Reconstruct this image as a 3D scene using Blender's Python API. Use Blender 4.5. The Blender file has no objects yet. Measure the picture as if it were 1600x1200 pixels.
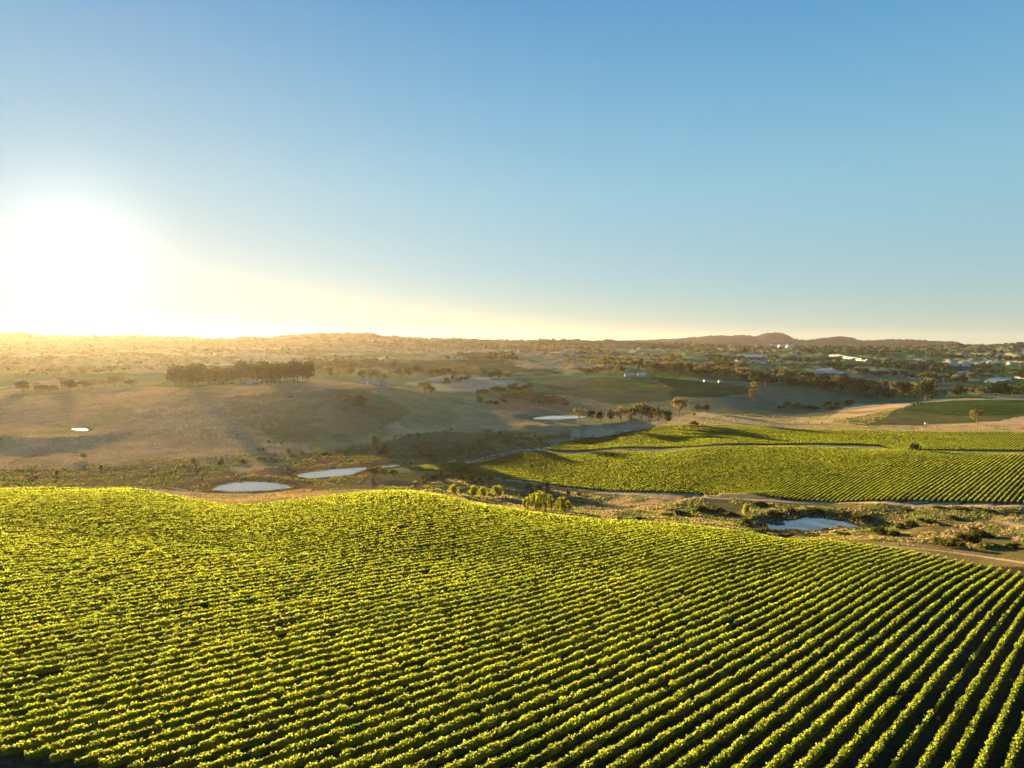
import bpy, math, random
import numpy as np
random.seed(7); rng = np.random.default_rng(7)
S = bpy.context.scene
COL = S.collection

# ------------------------------------------------------------------ camera, sky, sun, exposure
PITCH = math.atan(65/1067)
cam_d = bpy.data.cameras.new('camera'); cam = bpy.data.objects.new('camera', cam_d); COL.objects.link(cam)
cam_d.lens = 24.0; cam_d.sensor_width = 36; cam_d.clip_start = 1; cam_d.clip_end = 90000
cam.location = (0, 0, 0); cam.rotation_euler = (math.pi/2-PITCH, 0, 0)
S.camera = cam
SUN_AZ = math.radians(-32.4)      # from +Y, negative = left
SUN_EL = math.radians(6.2)
NISH = 0.05
w = bpy.data.worlds.new('World'); S.world = w; w.use_nodes = True
nt = w.node_tree; nt.nodes.clear()
def N(t, ty, **k):
    n = t.nodes.new(ty)
    for a, b in k.items(): setattr(n, a, b)
    return n
wo = N(nt, 'ShaderNodeOutputWorld'); bg = N(nt, 'ShaderNodeBackground'); bg2 = N(nt, 'ShaderNodeBackground'); ad = N(nt, 'ShaderNodeAddShader')
sky = N(nt, 'ShaderNodeTexSky', sky_type='NISHITA'); sky.sun_disc = False
sky.sun_elevation = SUN_EL; sky.sun_rotation = SUN_AZ
sky.altitude = 800; sky.air_density = 1.0; sky.dust_density = 0.1; sky.ozone_density = 2.0
hs = N(nt, 'ShaderNodeHueSaturation'); hs.inputs['Value'].default_value = 0.10
bg.inputs['Strength'].default_value = NISH
nt.links.new(sky.outputs[0], hs.inputs['Color']); nt.links.new(hs.outputs[0], bg.inputs['Color'])
# aureole of forward-scattered light round the sun
sd = (math.sin(SUN_AZ)*math.cos(SUN_EL), math.cos(SUN_AZ)*math.cos(SUN_EL), math.sin(SUN_EL))
tc = N(nt, 'ShaderNodeTexCoord'); dt = N(nt, 'ShaderNodeVectorMath', operation='DOT_PRODUCT'); dt.inputs[1].default_value = sd
nt.links.new(tc.outputs['Generated'], dt.inputs[0])
ac = N(nt, 'ShaderNodeMath', operation='ARCCOSINE'); nt.links.new(dt.outputs['Value'], ac.inputs[0])
def gauss(sig, amp, p=1.0):
    a = N(nt, 'ShaderNodeMath', operation='DIVIDE'); a.inputs[1].default_value = math.radians(sig); nt.links.new(ac.outputs[0], a.inputs[0])
    b = N(nt, 'ShaderNodeMath', operation='POWER'); b.inputs[1].default_value = p; nt.links.new(a.outputs[0], b.inputs[0])
    c = N(nt, 'ShaderNodeMath', operation='MULTIPLY'); c.inputs[1].default_value = -1; nt.links.new(b.outputs[0], c.inputs[0])
    d = N(nt, 'ShaderNodeMath', operation='EXPONENT'); nt.links.new(c.outputs[0], d.inputs[0])
    e = N(nt, 'ShaderNodeMath', operation='MULTIPLY'); e.inputs[1].default_value = amp; nt.links.new(d.outputs[0], e.inputs[0])
    return e
# clear-sky gradient over the elevation, warmed and brightened towards the sun
EXPO = 2.8
sx = N(nt, 'ShaderNodeSeparateXYZ'); nt.links.new(tc.outputs['Generated'], sx.inputs[0])
asn = N(nt, 'ShaderNodeMath', operation='ARCSINE'); nt.links.new(sx.outputs['Z'], asn.inputs[0])
el = N(nt, 'ShaderNodeMapRange'); el.inputs['From Min'].default_value = 0; el.inputs['From Max'].default_value = math.radians(60); nt.links.new(asn.outputs[0], el.inputs['Value'])
rp = N(nt, 'ShaderNodeValToRGB'); nt.links.new(el.outputs[0], rp.inputs[0]); rp.color_ramp.interpolation = 'B_SPLINE' if False else 'EASE'
rp.color_ramp.interpolation = 'LINEAR'
RAMP = [(0, (.34, .46, .41)), (5, (.27, .45, .52)), (12, (.22, .46, .58)), (20, (.12, .36, .56)), (28, (.04, .25, .52)), (45, (.01, .15, .42)), (60, (.01, .10, .34))]
while len(rp.color_ramp.elements) < len(RAMP): rp.color_ramp.elements.new(.5)
for e_, (d_, c_) in zip(rp.color_ramp.elements, RAMP): e_.position = d_/60; e_.color = (*c_, 1)
ef = N(nt, 'ShaderNodeMath', operation='MULTIPLY'); ef.inputs[1].default_value = -1/math.radians(30); nt.links.new(asn.outputs[0], ef.inputs[0])
mxm = N(nt, 'ShaderNodeMath', operation='MINIMUM'); mxm.inputs[1].default_value = 0; nt.links.new(ef.outputs[0], mxm.inputs[0])
ee = N(nt, 'ShaderNodeMath', operation='EXPONENT'); nt.links.new(mxm.outputs[0], ee.inputs[0])
WIDE = gauss(48, .13, 1.0); CORE = gauss(5.0, .32, 2.4)
wm_ = N(nt, 'ShaderNodeMath', operation='MULTIPLY'); nt.links.new(WIDE.outputs[0], wm_.inputs[0]); nt.links.new(ee.outputs[0], wm_.inputs[1])
ws = N(nt, 'ShaderNodeVectorMath', operation='SCALE'); ws.inputs[0].default_value = (1.0, .42, .0); nt.links.new(wm_.outputs[0], ws.inputs['Scale'])
cs = N(nt, 'ShaderNodeVectorMath', operation='SCALE'); cs.inputs[0].default_value = (1.0, .88, .8); nt.links.new(CORE.outputs[0], cs.inputs['Scale'])
a1 = N(nt, 'ShaderNodeVectorMath', operation='ADD'); a2 = N(nt, 'ShaderNodeVectorMath', operation='ADD')
nt.links.new(ws.outputs[0], a1.inputs[0]); nt.links.new(cs.outputs[0], a1.inputs[1]); nt.links.new(a1.outputs[0], a2.inputs[0]); nt.links.new(rp.outputs[0], a2.inputs[1])
nt.links.new(a2.outputs[0], bg2.inputs['Color']); bg2.inputs['Strength'].default_value = 1/2**EXPO
nt.links.new(bg.outputs[0], ad.inputs[0]); nt.links.new(bg2.outputs[0], ad.inputs[1]); nt.links.new(ad.outputs[0], wo.inputs['Surface'])
sun_d = bpy.data.lights.new('sun', 'SUN'); sun = bpy.data.objects.new('sun', sun_d); COL.objects.link(sun)
sun_d.energy = 5.0; sun_d.angle = math.radians(0.6); sun_d.color = (1.0, 0.62, 0.23)
from mathutils import Vector
sun.rotation_euler = Vector((-sd[0], -sd[1], -sd[2])).to_track_quat('-Z', 'Y').to_euler()
S.view_settings.view_transform = 'Standard'; S.view_settings.look = 'None'
S.view_settings.exposure = EXPO; S.view_settings.gamma = 1; S.view_settings.use_curve_mapping = False
S.cycles.volume_bounces = 1

# ------------------------------------------------------------------ helpers
F0 = 1067.0
def ray(x, y):                      # pixel of the photograph -> bearing slope t = X/Y, drop slope r = -Z/Y
    a = (np.asarray(x, float)-800)/F0; b = (600-np.asarray(y, float))/F0
    dy = math.cos(PITCH)+b*math.sin(PITCH); dz = -math.sin(PITCH)+b*math.cos(PITCH)
    return a/dy, -dz/dy
def proj(X, Y, Z):
    f = Y*math.cos(PITCH)-Z*math.sin(PITCH); u = Y*math.sin(PITCH)+Z*math.cos(PITCH)
    f = np.where(f < 1e-6, 1e-6, f)
    return 800+F0*X/f, 600-F0*u/f
def sstep(a, b, x):
    q = np.clip((x-a)/(b-a), 0, 1); return q*q*(3-2*q)
def _hash(ix, iy, seed):
    h = (ix.astype(np.int64)*374761393 + iy.astype(np.int64)*668265263 + seed*974634777) & 0xffffffff
    h = ((h ^ (h >> 13))*1274126177) & 0xffffffff
    return ((h ^ (h >> 16)) & 0xffff)/65535.0
def vnoise(x, y, seed=0):
    ix = np.floor(x); iy = np.floor(y); fx = x-ix; fy = y-iy
    fx = fx*fx*(3-2*fx); fy = fy*fy*(3-2*fy)
    a = _hash(ix, iy, seed); b = _hash(ix+1, iy, seed); c = _hash(ix, iy+1, seed); d = _hash(ix+1, iy+1, seed)
    return ((a*(1-fx)+b*fx)*(1-fy)+(c*(1-fx)+d*fx)*fy)*2-1
def fbm(x, y, o=4, seed=0, g=.5):
    s = 0; A = 1
    for i in range(o):
        s = s+A*vnoise(x*2**i+17.3*i, y*2**i-9.1*i, seed+i); A *= g
    return s
def inpoly(px, py, P):
    px = np.asarray(px, float); py = np.asarray(py, float); ins = np.zeros(px.shape, bool)
    n = len(P); j = n-1
    for i in range(n):
        xi, yi = P[i]; xj, yj = P[j]
        if yi != yj:
            c = ((yi > py) != (yj > py)) & (px < (xj-xi)*(py-yi)/(yj-yi)+xi); ins ^= c
        j = i
    return ins
def mesh(name, V, Fq, mat=None, smooth=False, tint=None):
    """V (n,3); Fq int array (m,3) or (m,4) or list of such arrays"""
    V = np.asarray(V, np.float32)
    Fs = Fq if isinstance(Fq, list) else [Fq]
    Fs = [np.asarray(f, np.int32) for f in Fs if len(f)]
    me = bpy.data.meshes.new(name)
    me.vertices.add(len(V)); me.vertices.foreach_set('co', V.ravel())
    loops = np.concatenate([f.ravel() for f in Fs]); cnt = np.concatenate([np.full(len(f), f.shape[1], np.int32) for f in Fs])
    me.loops.add(len(loops)); me.loops.foreach_set('vertex_index', loops)
    me.polygons.add(len(cnt)); st = np.zeros(len(cnt), np.int32); st[1:] = np.cumsum(cnt)[:-1]
    me.polygons.foreach_set('loop_start', st); me.polygons.foreach_set('loop_total', cnt)
    if smooth: me.polygons.foreach_set('use_smooth', np.ones(len(cnt), bool))
    if tint is not None:
        c = np.ones((len(V), 4), np.float32); c[:, :3] = tint
        at = me.color_attributes.new('tint', 'FLOAT_COLOR', 'POINT'); at.data.foreach_set('color', c.ravel())
    me.update(calc_edges=True)
    if mat: me.materials.append(mat)
    return me
def obj(name, me, parent=None, loc=(0, 0, 0), rz=0, label=None, cat=None, group=None, kind=None, scale=None):
    o = bpy.data.objects.new(name, me); COL.objects.link(o); o.location = loc; o.rotation_euler = (0, 0, rz)
    if scale is not None: o.scale = scale
    if parent: o.parent = parent
    for k, v in (('label', label), ('category', cat), ('group', group), ('kind', kind)):
        if v: o[k] = v
    return o
class MB:
    def __init__(s): s.V = []; s.Q = []; s.T = []; s.n = 0
    def add(s, V, F):
        V = np.asarray(V, float); F = np.asarray(F)
        (s.Q if F.shape[1] == 4 else s.T).append(F+s.n); s.V.append(V); s.n += len(V); return s
    def box(s, x0, x1, y0, y1, z0, z1):
        V = [(x, y, z) for z in (z0, z1) for y in (y0, y1) for x in (x0, x1)]
        return s.add(V, [(0, 2, 3, 1), (4, 5, 7, 6), (0, 1, 5, 4), (1, 3, 7, 5), (3, 2, 6, 7), (2, 0, 4, 6)])
    def tube(s, P, R, k=6):
        P = [np.array(p, float) for p in P]; n = len(P); V = []
        for i, p in enumerate(P):
            d = P[min(i+1, n-1)]-P[max(i-1, 0)]; d /= np.linalg.norm(d)+1e-9
            a = np.cross(d, (0.3, 1, .1)); a /= np.linalg.norm(a); b = np.cross(d, a)
            for j in range(k):
                q = 2*math.pi*j/k; V.append(p+R[i]*(a*math.cos(q)+b*math.sin(q)))
        F = [(i*k+j, i*k+(j+1) % k, (i+1)*k+(j+1) % k, (i+1)*k+j) for i in range(n-1) for j in range(k)]
        s.add(V, F)
        return s.add([P[-1]+0*P[-1]]+[V[(n-1)*k+j] for j in range(k)], [(0, 1+j, 1+(j+1) % k) for j in range(k)])
    def mesh(s, name, mat, smooth=False):
        Fs = []
        if s.Q: Fs.append(np.concatenate(s.Q))
        if s.T: Fs.append(np.concatenate(s.T))
        return mesh(name, np.concatenate(s.V), Fs, mat, smooth)

# ------------------------------------------------------------------ materials
def newmat(name):
    m = bpy.data.materials.new(name); m.use_nodes = True; m.node_tree.nodes.clear(); return m, m.node_tree
def simple(name, col, rough=.8, spec=.3, noise=0.0, nscale=1.0, metal=0):
    m, t = newmat(name); o = N(t, 'ShaderNodeOutputMaterial'); b = N(t, 'ShaderNodeBsdfPrincipled')
    b.inputs['Roughness'].default_value = rough; b.inputs['Specular IOR Level'].default_value = spec; b.inputs['Metallic'].default_value = metal
    b.inputs['Base Color'].default_value = (*col, 1)
    if noise:
        c = N(t, 'ShaderNodeTexCoord'); n = N(t, 'ShaderNodeTexNoise'); n.inputs['Scale'].default_value = nscale; n.inputs['Detail'].default_value = 5
        t.links.new(c.outputs['Object'], n.inputs['Vector'])
        mr = N(t, 'ShaderNodeMapRange'); mr.inputs['To Min'].default_value = 1-noise; mr.inputs['To Max'].default_value = 1+noise; mr.inputs['From Min'].default_value = .25; mr.inputs['From Max'].default_value = .75
        t.links.new(n.outputs['Fac'], mr.inputs['Value'])
        v = N(t, 'ShaderNodeVectorMath', operation='SCALE'); v.inputs[0].default_value = col; t.links.new(mr.outputs[0], v.inputs['Scale'])
        t.links.new(v.outputs[0], b.inputs['Base Color'])
    t.links.new(b.outputs[0], o.inputs[0]); return m
def leafmat(name, col, trans=.5, tcol=None, jitter=.25, gloss=.0):
    """leaf: diffuse + translucent, colour times a per-leaf tint and a per-object variation"""
    m, t = newmat(name); o = N(t, 'ShaderNodeOutputMaterial'); d = N(t, 'ShaderNodeBsdfDiffuse'); tr = N(t, 'ShaderNodeBsdfTranslucent'); mx = N(t, 'ShaderNodeMixShader')
    at = N(t, 'ShaderNodeAttribute'); at.attribute_name = 'tint'; oi = N(t, 'ShaderNodeObjectInfo')
    mr = N(t, 'ShaderNodeMapRange'); mr.inputs['To Min'].default_value = 1-jitter; mr.inputs['To Max'].default_value = 1+jitter; t.links.new(oi.outputs['Random'], mr.inputs['Value'])
    sc = N(t, 'ShaderNodeVectorMath', operation='SCALE'); t.links.new(at.outputs['Color'], sc.inputs[0]); t.links.new(mr.outputs[0], sc.inputs['Scale'])
    for sh, c in ((d, col), (tr, tcol or col)):
        mu = N(t, 'ShaderNodeVectorMath', operation='MULTIPLY'); mu.inputs[1].default_value = c; t.links.new(sc.outputs[0], mu.inputs[0]); t.links.new(mu.outputs[0], sh.inputs['Color'])
    mx.inputs[0].default_value = trans
    t.links.new(d.outputs[0], mx.inputs[1]); t.links.new(tr.outputs[0], mx.inputs[2]); t.links.new(mx.outputs[0], o.inputs[0]); return m
def groundmat(name, base=None):
    m, t = newmat(name); o = N(t, 'ShaderNodeOutputMaterial'); b = N(t, 'ShaderNodeBsdfDiffuse'); b.inputs['Roughness'].default_value = .60
    tc = N(t, 'ShaderNodeTexCoord')
    if base is None:
        at = N(t, 'ShaderNodeAttribute'); at.attribute_name = 'tint'; src = at.outputs['Color']
    else:
        rg = N(t, 'ShaderNodeRGB'); rg.outputs[0].default_value = (*base, 1); src = rg.outputs[0]
    cur = src
    for sc, lo, hi, tintc in ((.012, .78, 1.2, None), (.06, .8, 1.2, None), (.35, .78, 1.22, None), (2.2, .75, 1.25, None)):
        n = N(t, 'ShaderNodeTexNoise'); n.inputs['Scale'].default_value = sc; n.inputs['Detail'].default_value = 3; n.inputs['Roughness'].default_value = .60
        t.links.new(tc.outputs['Object'], n.inputs['Vector'])
        mr = N(t, 'ShaderNodeMapRange'); mr.inputs['From Min'].default_value = .3; mr.inputs['From Max'].default_value = .7; mr.inputs['To Min'].default_value = lo; mr.inputs['To Max'].default_value = hi
        t.links.new(n.outputs['Fac'], mr.inputs['Value'])
        v = N(t, 'ShaderNodeVectorMath', operation='SCALE'); t.links.new(cur, v.inputs[0]); t.links.new(mr.outputs[0], v.inputs['Scale']); cur = v.outputs[0]
    n = N(t, 'ShaderNodeTexNoise'); n.inputs['Scale'].default_value = .03; n.inputs['Detail'].default_value = 6; t.links.new(tc.outputs['Object'], n.inputs['Vector'])
    mr = N(t, 'ShaderNodeMapRange'); mr.inputs['From Min'].default_value = .48; mr.inputs['From Max'].default_value = .68; mr.inputs['To Max'].default_value = .45; t.links.new(n.outputs['Fac'], mr.inputs['Value'])
    mix = N(t, 'ShaderNodeMix', data_type='RGBA', blend_type='MULTIPLY'); t.links.new(mr.outputs[0], mix.inputs['Factor']); t.links.new(cur, mix.inputs['A']); mix.inputs['B'].default_value = (.62, .85, .45, 1)
    t.links.new(mix.outputs['Result'], b.inputs['Color'])
    n = N(t, 'ShaderNodeTexNoise'); n.inputs['Scale'].default_value = 1.1; n.inputs['Detail'].default_value = 4; t.links.new(tc.outputs['Object'], n.inputs['Vector'])
    bp = N(t, 'ShaderNodeBump'); bp.inputs['Strength'].default_value = 1.0; bp.inputs['Distance'].default_value = 1.0; t.links.new(n.outputs['Fac'], bp.inputs['Height']); t.links.new(bp.outputs[0], b.inputs['Normal'])
    t.links.new(b.outputs[0], o.inputs[0]); return m
M_ground = groundmat('ground_cover'); M_track = groundmat('track_dirt', (.50, .40, .28))
M_vine = leafmat('vine_leaf', (.09, .125, .03), .54, (.40, .53, .06), .08)
M_vinewood = simple('vine_wood', (.10, .075, .05), .9, .2, .2, 3)
M_post = simple('post_wood', (.28, .25, .21), .8, .3, .2, 3)
M_bark = simple('bark', (.16, .12, .09), .9, .2, .3, 2)
M_gum = leafmat('gum_leaf', (.145, .145, .06), .22, (.23, .21, .07), .25)
M_dark = leafmat('dark_leaf', (.04, .062, .028), .2, (.05, .08, .03), .25)
M_willow = leafmat('willow_leaf', (.09, .13, .025), .45, (.36, .42, .04), .12)
M_shrub = leafmat('shrub_leaf', (.06, .08, .03), .35, (.14, .16, .03), .3)
M_straw = leafmat('straw_grass', (.34, .25, .13), .3, (.32, .24, .12), .1)
M_grass = leafmat('dry_grass', (.27, .25, .13), .4, (.33, .30, .14), .15)

# ------------------------------------------------------------------ terrain
edge1 = [(-260, 763, 345), (0, 765, 345), (120, 765, 346), (205, 766, 345), (250, 770, 338), (295, 781, 325), (350, 788.5, 316), (400, 789, 318), (450, 783, 332), (500, 777, 350), (560, 769, 375), (600, 767, 385), (640, 767, 386), (690, 774, 376), (740, 785, 357),
         (800, 795, 346), (900, 808, 336), (1000, 815, 326), (1070, 820, 318), (1160, 830, 305), (1300, 845, 290), (1400, 858, 279), (1500, 877, 262), (1600, 897, 243), (1760, 930, 215)]
cp = [(0, 762, 500), (300, 765, 500), (380, 775, 475), (370, 782, 400), (330, 780, 400), (440, 778, 400), (390, 768, 513), (390, 752, 551), (600, 762, 530), (600, 745, 588), (740, 780, 478), (740, 760, 545), (740, 745, 600), (740, 735, 640), (740, 720, 700),
      (950, 768, 560), (950, 785, 505), (950, 800, 450), (850, 790, 480), (850, 760, 575), (850, 740, 640), (850, 706, 740),
      (1100, 775, 525), (1100, 800, 455), (1100, 815, 400), (1250, 830, 400), (1250, 812, 428), (1250, 796, 452), (1250, 780, 475), (1400, 784, 435), (1400, 815, 395), (1400, 842, 330),
      (1600, 788, 415), (1600, 810, 385), (1600, 830, 345), (1600, 870, 280), (1600, 750, 500), (1400, 745, 525), (1200, 738, 575), (1000, 738, 620),
      (1600, 710, 640), (1400, 706, 650), (1200, 699, 700), (1100, 701, 710), (960, 707, 740),
      (1600, 705, 680), (1400, 703, 690), (1200, 696, 740), (1050, 699, 770), (860, 702, 790), (1600, 675, 850), (1300, 673, 880), (1200, 668, 900), (1050, 665, 950), (930, 687, 860),
      (1600, 660, 960), (1300, 662, 980), (1150, 650, 1040), (1100, 645, 1080), (1450, 657, 1010), (1600, 622, 1360), (1500, 623, 1350), (1400, 633, 1270), (1330, 642, 1200), (1250, 652, 1130),
      (1300, 630, 1480), (1400, 615, 1750), (1200, 620, 1450), (1300, 600, 1800), (1350, 594, 1850), (1250, 592, 1750), (1500, 600, 1900), (1600, 600, 1900), (1600, 580, 2400), (1400, 575, 2400),
      (1200, 575, 2300), (1500, 565, 3000), (1300, 560, 3000), (1600, 560, 3200), (1400, 550, 4000), (1200, 548, 4200), (1500, 547, 4500), (1600, 547, 4500),
      (0, 750, 540), (150, 740, 580), (300, 740, 580), (300, 720, 640), (0, 715, 660), (500, 738, 600), (500, 715, 690), (600, 700, 750), (700, 705, 740), (700, 680, 850), (800, 690, 800), (850, 675, 880), (960, 668, 930),
      (870, 653, 1000), (0, 690, 740), (0, 665, 850), (0, 640, 950), (0, 617, 1080), (300, 690, 740), (300, 650, 880), (300, 625, 1000), (300, 604, 1130), (490, 592, 1190), (450, 650, 880), (450, 690, 755),
      (600, 603, 1110), (600, 650, 890), (600, 680, 800), (700, 628, 1060), (700, 655, 930), (800, 650, 985), (780, 665, 915), (0, 597, 1500), (300, 588, 1600), (490, 580, 1900),
      (0, 570, 2500), (300, 565, 2600), (500, 560, 3000), (0, 545, 4000), (300, 542, 4200), (500, 541, 4500), (600, 588, 1600), (650, 580, 1900), (700, 600, 1400), (750, 612, 1260), (700, 570, 2300),
      (800, 622, 1230), (800, 600, 1500), (850, 580, 1900), (900, 600, 1500), (900, 630, 1180), (900, 560, 2800), (1000, 560, 2800), (800, 546, 4200), (1000, 546, 4200), (1000, 600, 1500),
      (1100, 622, 1300), (1050, 641, 1120), (1100, 600, 1550), (1100, 575, 2200)]
pts = []
for x, y, Y in edge1+cp:
    t, r = ray(x, y+(3.5 if (x, y, Y) in edge1 else 0)); pts.append((t, Y, -r*Y))
for t in (-1.25, -.95, -.65, -.35, -.1, .15, .4, .65, .9, 1.25):
    for Y in (28, 60, 95, 130, 170, 220):
        z = -(50+.1*Y+.04*t*Y+(.03*t*Y if t < 0 else 0)*.6)
        pts.append((t, Y, z))
    for Y, z in ((9000, -20), (16000, -30), (40000, -40)): pts.append((t, Y, z))
for t in (-1.25, 1.25):                                    # sides beyond the frame
    for Y, z in ((330, -84), (450, -104), (600, -106), (800, -105), (1100, -95), (1500, -95), (2200, -85), (3200, -65), (4500, -45)): pts.append((t, Y, z))
# hidden drop behind the vineyard crest
for x, Y, z in ((0, 420, -97), (200, 420, -97), (600, 460, -103), (500, 450, -101), (680, 440, -102), (490, 1450, -88), (300, 1300, -88), (600, 1300, -86), (0, 1250, -92)):
    t, r = ray(x, 700); pts.append((t, Y, z))
pts = np.array(pts)
def feat(t, Y): return np.stack([2.6*t, np.log(Y)], -1)
P0 = feat(pts[:, 0], pts[:, 1])
def phi(d2): return np.where(d2 > 0, .5*d2*np.log(np.maximum(d2, 1e-12)), 0)
n = len(pts); D2 = ((P0[:, None]-P0[None])**2).sum(-1)
A = np.zeros((n+3, n+3)); A[:n, :n] = phi(D2)+np.eye(n)*.0015; A[:n, n] = 1; A[:n, n+1:] = P0; A[n, :n] = 1; A[n+1:, :n] = P0.T
Wt = np.linalg.solve(A, np.concatenate([pts[:, 2], np.zeros(3)]))
def tps(t, Y):
    q = feat(t, Y).reshape(-1, 2); out = np.zeros(len(q))
    for i in range(0, len(q), 20000):
        a = q[i:i+20000]; d2 = ((a[:, None]-P0[None])**2).sum(-1)
        out[i:i+20000] = phi(d2)@Wt[:n]+Wt[n]+a@Wt[n+1:]
    return out.reshape(np.shape(t))
# grid
tg = np.concatenate([np.linspace(-1.35, -.82, 34, endpoint=False), np.linspace(-.82, .82, 500, endpoint=False), np.linspace(.82, 1.35, 35)])
ly = np.linspace(math.log(28), math.log(16500), 500)
Yg = np.exp(ly)
# coarse tps then interpolate (speed)
tc_ = np.linspace(-1.35, 1.35, 140); lc_ = np.linspace(ly[0], ly[-1], 190)
TT, LL = np.meshgrid(tc_, lc_); ZC = tps(TT, np.exp(LL))
def bil(arr, xs, ys, x, y):
    i = np.clip((x-xs[0])/(xs[1]-xs[0]), 0, len(xs)-1.001); j = np.clip((y-ys[0])/(ys[1]-ys[0]), 0, len(ys)-1.001)
    a = i.astype(int); b = j.astype(int); fx = i-a; fy = j-b
    return (arr[b, a]*(1-fx)+arr[b, a+1]*fx)*(1-fy)+(arr[b+1, a]*(1-fx)+arr[b+1, a+1]*fx)*fy
T, L = np.meshgrid(tg, ly); Y2 = np.exp(L); X2 = T*Y2
Z = bil(ZC, tc_, lc_, T, L)
# skyline ridges
sk1 = [(-800, 524), (-200, 521), (0, 520), (35, 518), (60, 522), (120, 524), (200, 523), (300, 526), (350, 528), (380, 525), (420, 526), (440, 523), (470, 521), (520, 520), (575, 519), (600, 523), (640, 526), (700, 528), (750, 530), (800, 531), (850, 530), (900, 531), (950, 531), (1000, 533), (1100, 536),
       (1200, 540), (1400, 540), (1480, 538), (1515, 540), (1550, 538), (1600, 535), (1800, 533), (2400, 530)]
sk2 = [(-800, 536), (900, 537), (1000, 532), (1050, 529), (1080, 528), (1120, 524.5), (1160, 524.5), (1180, 526.5), (1197, 522), (1215, 521), (1226, 522), (1240, 530), (1265, 532.5), (1280, 530.5), (1310, 526.5), (1330, 529), (1350, 533), (1400, 530.5), (1420, 531), (1450, 533), (1490, 534), (1515, 539), (1600, 540), (2400, 540)]
def skz(sk, Yr):
    a = np.array(sk); tt, rr = ray(a[:, 0], a[:, 1]); return -np.interp(T, tt, rr)*Yr
z1 = skz(sk1, 6200.); k = sstep(4300, 6100, Y2); k1 = k
Z = Z*(1-k)+(z1-14)*k
Z = np.where(Y2 > 6200, z1-14-(Y2-6200)*.03, Z)
z2 = skz(sk2, 11500.); k = sstep(8000, 11300, Y2); Z = Z*(1-k)+z2*k
Z = np.where(Y2 > 11500, z2-(Y2-11500)*.06, Z)
U0, V0 = proj(X2, Y2, Z)
gully = inpoly(U0, V0, [(0, 770), (0, 725), (450, 715), (560, 690), (900, 672), (1010, 665), (700, 725), (760, 745), (960, 772), (1620, 792), (1620, 890), (1300, 838), (1000, 812), (740, 780), (600, 764), (300, 774)])
gz = gully & (Y2 > 320)
amp = .12+.25*sstep(450, 900, Y2)+.004*np.clip(Y2-1200, 0, 4000)
Z = Z+amp*fbm(X2/45, Y2/45, 4, 3)+np.where(gz, 1.0, 0)*(.9*fbm(X2/14, Y2/14, 4, 9))
far = sstep(1200, 2600, Y2)*(1-sstep(9000, 12000, Y2)*.5)
Z = Z+far*9*fbm(X2/520, Y2/900, 4, 21)*(1-sstep(5000, 6200, Y2)*.75)
mt = sstep(8500, 10500, Y2); Z = Z+mt*10*fbm(X2/260, Y2/800, 3, 5)

def gi(x, y):                          # exact bilinear lookup in the non-uniform grid
    t = x/y; l = np.log(y); i = np.clip(np.searchsorted(tg, t)-1, 0, len(tg)-2); j = np.clip(((l-ly[0])/(ly[1]-ly[0])).astype(int), 0, len(ly)-2)
    fx = np.clip((t-tg[i])/(tg[i+1]-tg[i]), 0, 1); fy = np.clip((l-ly[j])/(ly[j+1]-ly[j]), 0, 1)
    return (Z[j, i]*(1-fx)+Z[j, i+1]*fx)*(1-fy)+(Z[j+1, i]*(1-fx)+Z[j+1, i+1]*fx)*fy
def H(x, y): return gi(np.atleast_1d(np.asarray(x, float)), np.maximum(np.atleast_1d(np.asarray(y, float)), 28.0))
YS = np.exp(np.linspace(math.log(60), math.log(14000), 1600))
def hit(x, y, ymin=60.):               # where the photograph's pixel meets the ground
    t, r = ray(x, y); yy = YS[YS > ymin]; h = H(t*yy, yy); d = h+r*yy
    k = np.argmax(d >= 0)
    if d[k] < 0: k = int(np.argmax(d)); return float(t*yy[k]), float(yy[k])
    if k == 0: return float(t*yy[0]), float(yy[0])
    f = d[k-1]/(d[k-1]-d[k]); Yh = yy[k-1]+(yy[k]-yy[k-1])*f
    return float(t*Yh), float(Yh)
def plan(P, ymin=60.): return [hit(x, y, ymin) for x, y in P]

# ponds: outline in plan at fixed level; the bed is levelled just under the water
def pond(P, z):
    out = []
    for x, y in P:
        t, r = ray(x, y); Yw = -z/r; out.append((t*Yw, Yw))
    return out
PONDS = []
def smoothpoly(P, it=2):
    for _ in range(it):
        Q = []
        for i in range(len(P)):
            a = P[i]; b = P[(i+1) % len(P)]
            Q += [(.75*a[0]+.25*b[0], .75*a[1]+.25*b[1]), (.25*a[0]+.75*b[0], .25*a[1]+.75*b[1])]
        P = Q
    return P
def pdist(x, y, P):
    d = np.full(x.shape, 1e9); n_ = len(P)
    for i in range(n_):
        ax, ay = P[i]; bx, by = P[(i+1) % n_]; vx = bx-ax; vy = by-ay; q = np.clip(((x-ax)*vx+(y-ay)*vy)/(vx*vx+vy*vy+1e-9), 0, 1)
        d = np.minimum(d, np.hypot(x-ax-q*vx, y-ay-q*vy))
    return np.where(inpoly(x, y, P), -d, d)
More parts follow.
